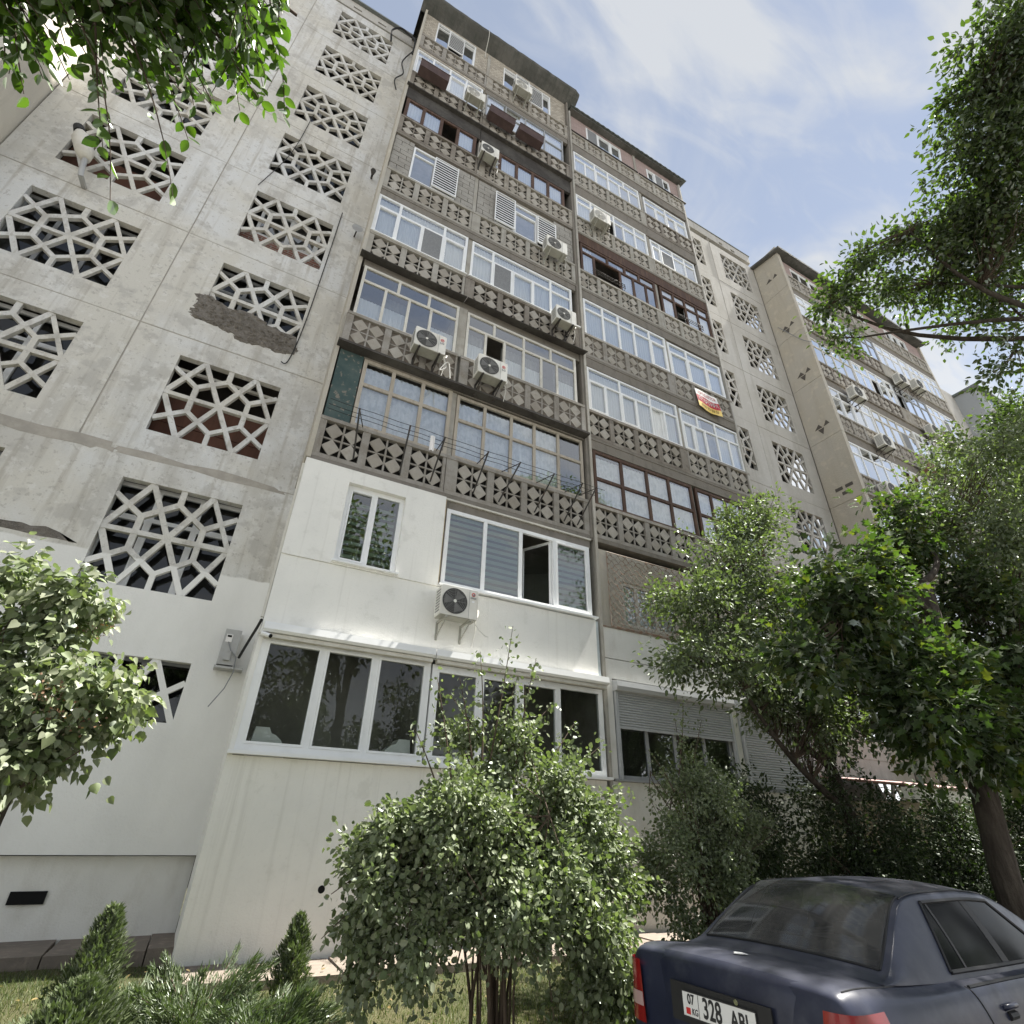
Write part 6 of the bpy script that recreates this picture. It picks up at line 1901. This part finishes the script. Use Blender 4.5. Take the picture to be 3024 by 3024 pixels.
tree('tall_tree', 'tall leafy tree whose crown fills the upper right of the sky', 'tree', (13.4, -8.2, gzr - .1),
     [(13.4, -8.2, -.35), (13.3, -8.2, 3.0), (13.1, -8.15, 6.0), (12.5, -8.0, 9.0), (11.6, -7.8, 11.5)],
     [(4, (9.4, -8.2, 13.4)), (4, (9.7, -7.6, 12.8)), (3, (9.4, -6.3, 11.8)), (3, (9.0, -4.7, 11.1)), (3, (10.4, -6.0, 11.2)), (3, (12.1, -6.5, 11.2)), (4, (10.2, -8.6, 13.8)), (2, (11.0, -6.4, 9.2)), (3, (9.6, -4.6, 10.5))],
     [((9.3, -8.3, 13.4), (.75, 1.0, 1.0), 130, 15, 0), ((9.7, -7.7, 12.8), (.85, 1.0, .9), 150, 15, 1), ((10.6, -7.7, 12.3), (1.2, 1.2, 1.2), 220, 15, 1), ((9.8, -6.5, 11.9), (.7, .7, .6), 80, 15, 2),
      ((9.2, -5.6, 11.5), (.7, .6, .40), 46, 13, 2), ((9.0, -4.7, 11.15), (.75, .5, .36), 50, 13, 3), ((10.0, -5.6, 11.2), (1.0, .7, .45), 60, 13, 4), ((10.8, -6.3, 11.4), (1.0, .9, .8), 90, 15, 4),
      ((12.1, -6.5, 11.2), (1.3, 1.2, 1.2), 110, 15, 5), ((9.6, -4.5, 10.5), (.7, .5, .30), 24, 11, 8), ((10.4, -8.8, 13.9), (1.3, 1.3, 1.2), 200, 15, 6), ((11.0, -6.4, 9.2), (.8, .7, .7), 30, 11, 7), ((11.6, -8.4, 12.6), (1.4, 1.3, 1.4), 190, 15, 6), ((10.6, -7.2, 11.8), (1.1, 1.0, .9), 130, 15, 4), ((11.3, -6.9, 12.0), (1.2, 1.0, 1.0), 140, 15, 4), ((9.0, -8.7, 13.9), (.8, .9, .9), 110, 15, 0), ((10.0, -9.1, 14.3), (1.1, 1.0, 1.0), 130, 15, 6)],
     None, .125, 'point', lf_big, trunk_r=(.30, .14), spread=.25, aspect=.6, limb_r=.075)
tree('side_tree', 'slender tree with thin crossing branches beyond the topped trunk', 'tree', (12.6, -4.6, gzr),
     [(12.6, -4.6, -.25), (12.5, -4.6, 1.5), (12.3, -4.6, 3.2), (12.1, -4.6, 4.6)],
     [(3, (11.0, -4.2, 6.2)), (3, (12.8, -4.6, 6.6)), (2, (13.6, -4.8, 5.0)), (2, (11.0, -4.6, 4.2))],
     [((11.2, -4.2, 6.4), (1.3, .9, 1.0), 120, 20, 0), ((12.9, -4.6, 6.8), (1.3, 1.0, 1.2), 130, 20, 1), ((13.5, -4.8, 5.0), (1.2, 1.0, 1.1), 100, 20, 2), ((11.3, -4.5, 4.1), (1.1, .8, .9), 90, 20, 3), ((12.6, -4.7, 3.0), (1.2, .9, .7), 80, 20, 2), ((12.5, -4.4, 8.0), (1.2, .9, .9), 100, 20, 1), ((10.6, -5.4, 7.2), (.8, .7, .8), 90, 20, 0), ((10.4, -5.3, 5.9), (.9, .7, .8), 110, 20, 3), ((10.8, -4.9, 4.9), (1.0, .7, .7), 90, 20, 3)],
     None, .10, 'point', lf_small, trunk_r=(.12, .06), spread=.22, aspect=.55)
tree('side_tree', 'tall dark tree at the right edge beyond the slender one', 'tree', (15.6, -4.7, gzr),
     [(15.6, -4.7, -.25), (15.6, -4.7, 2.5), (15.7, -4.7, 5.0), (15.9, -4.7, 7.5)],
     [(2, (14.8, -4.5, 6.4)), (3, (16.6, -4.8, 10.2)), (3, (15.2, -4.6, 9.0)), (1, (14.6, -4.5, 4.2))],
     [((14.8, -4.5, 6.0), (1.5, 1.2, 1.3), 170, 22, 0), ((16.7, -4.8, 10.2), (1.7, 1.4, 1.6), 200, 22, 1), ((15.4, -4.7, 8.4), (1.5, 1.2, 1.4), 170, 22, 2), ((14.5, -4.5, 3.8), (1.4, 1.1, 1.1), 130, 22, 3), ((17.5, -4.6, 7.0), (1.6, 1.3, 1.8), 160, 22, 0)],
     None, .13, 'point', lf_big, trunk_r=(.22, .12), spread=.26, aspect=.58)
# ---- overhanging tree at the upper left (its trunk stands left of the camera)
def overhang():
    t = thing('overhanging_tree', 'backlit leafy branches hanging into the upper left corner', 'tree', (-3.6, -7.6, gzr - .1))
    m = MB(); tr_ = [(-3.6, -7.6, -.35), (-3.55, -7.6, 1.5), (-3.45, -7.55, 3.2), (-3.2, -7.4, 4.8), (-2.8, -7.2, 6.2)]
    m.tube(tr_, taper(.20, .09, 4), 10); m.build('trunk', bark, t, True)
    lb = MB(); PP = []; TT = []
    mains = [((-3.2, -7.4, 4.8), (-.9, -6.75, 5.05)), ((-3.2, -7.4, 4.8), (-1.5, -6.7, 4.75)), ((-2.8, -7.2, 6.2), (-.75, -6.9, 5.3)), ((-3.2, -7.4, 4.8), (-2.0, -6.6, 4.7)), ((-3.2, -7.4, 4.8), (-1.2, -6.9, 4.9))]
    paths = []
    for a, b in mains:
        p = bend_path(a, b, 10, .05, .05); paths.append(p); lb.tube(p, taper(.035, .008, 10), 6)
    # hanging twigs: (start x,y,z) -> tip
    tips = []
    for i in range(1700):
        p = paths[R.randrange(len(paths))]; s_ = p[R.randrange(4, 11)]
        s_ = s_ + Vector((R.uniform(-.3, .25), R.uniform(-.3, .3), R.uniform(-.05, .35)))
        L = R.uniform(.3, .85)
        e = s_ + Vector((R.uniform(-.12, .55), R.uniform(-.3, .4), -L * R.uniform(.05, .55)))
        e.x -= .22; s_.x -= .22; e.z -= .16; s_.z -= .10
        if e.x > -.86 + R.uniform(-.12, .04): continue
        e.z = max(e.z, 3.98 + .28 * (e.x + 1.6) + R.uniform(-.08, .12)); tips.append((s_, e))
    tips += [(Vector((-1.75, -6.55, 4.55)), Vector((-1.28, -6.35, 3.62))), (Vector((-1.62, -6.55, 4.5)), Vector((-1.38, -6.40, 3.85))), (Vector((-1.55, -6.55, 4.6)), Vector((-1.10, -6.35, 3.80))), (Vector((-2.1, -6.5, 4.5)), Vector((-1.72, -6.3, 3.55))), (Vector((-2.2, -6.5, 4.4)), Vector((-1.80, -6.35, 3.75)))]
    for (s_, e) in tips:
        pth = bend_path(s_, e, 6, .06, .12); lb.tube(pth, taper(.006, .002, 6), 4, False)
        pa = np.array([tuple(v) for v in pth]); k = R.randrange(9, 17); u = np.linspace(.15, 1, k) * 6
        i0 = np.minimum(u.astype(int), 5); q = pa[i0] + (pa[i0 + 1] - pa[i0]) * (u - i0)[:, None]
        d = unit(pa[-1:] - pa[:1]); sd = unit(np.cross(d, rand_dirs(1)))
        sg = np.where(np.arange(k) % 2, 1, -1)[:, None]
        PP.append(q + rng.normal(size=(k, 3)) * .012); TT.append(unit(sd * sg + d * .6 + np.array([0, 0, -.75]) + rng.normal(size=(k, 3)) * .35))
    lb.build('branches', twig_m, t, True)
    P = np.concatenate(PP); T = np.concatenate(TT); n = len(P)
    N = unit(rand_dirs(n) * .9 + np.array([0, -.3, .6])); ln = rng.uniform(.048, .086, n)
    add('leaves', leaf_mesh('leaves', P, T, N, ln, ln * .62, lf_elm, 'oval6', .22, .12), t)
overhang()
# ---- trees across the road behind the camera (they show in the window reflections)
for (x, y, h, lab) in ((3.6, -13.2, 14.5, 'tall roadside tree behind the viewer mirrored in the second-storey windows'), (9.5, -23, 9, 'tree across the road mirrored in the ground-floor panes'), (3.0, -21.5, 8.5, 'middle tree of those across the road, behind the roadside one'), (-5, -20, 8.5, 'round tree across the road reflected left in the windows'), (22.5, -14.0, 9, 'tree across the road mirrored in the car door glass')):
    tree('street_tree', lab, 'tree', (x, y, -.3), [(x, y, -.35), (x, y, h * .3), (x + .2, y, h * .6)], [(1, (x - 1.2, y, h * .6)), (1, (x + 1.3, y, h * .6)), (2, (x, y, h * .9))],
         [((x - 1.2, y, h * .55), (1.8, 1.8, h * .2), 70, 20, 0), ((x + 1.3, y, h * .55), (1.8, 1.8, h * .2), 70, 20, 1), ((x, y, h * .78), (1.9, 1.8, h * .22), 90, 20, 2)],
         None, .26, 'point', lf_small, trunk_r=(.22, .12), spread=.45, group='trees across the road')

# ---- fallen leaves on lawn and paving
n = 420
fx = rng.uniform(-2.2, 6.2, n); fy = rng.uniform(-4.3, -.2, n)
fz = np.array([ground_z(a, b) + .03 if b < -.97 else .022 for a, b in zip(fx, fy)])
P = np.stack([fx, fy, fz], 1); T = unit(rng.normal(size=(n, 3)) * np.array([1, 1, .25])); N = unit(rng.normal(size=(n, 3)) * .35 + np.array([0, 0, 1]))
lf_dry = leafmat('dry_leaf', [(.16, .11, .04), (.22, .16, .06), (.12, .10, .03), (.10, .07, .03)], .2, .01, .6, .6)
tag(add('fallen_leaves', leaf_mesh('fallen_leaves', P, T, N, rng.uniform(.025, .06, n), .028, lf_dry, 'oval', .35, .2)), 'dry brown leaves scattered over the lawn and paving', 'leaves', kind='stuff')
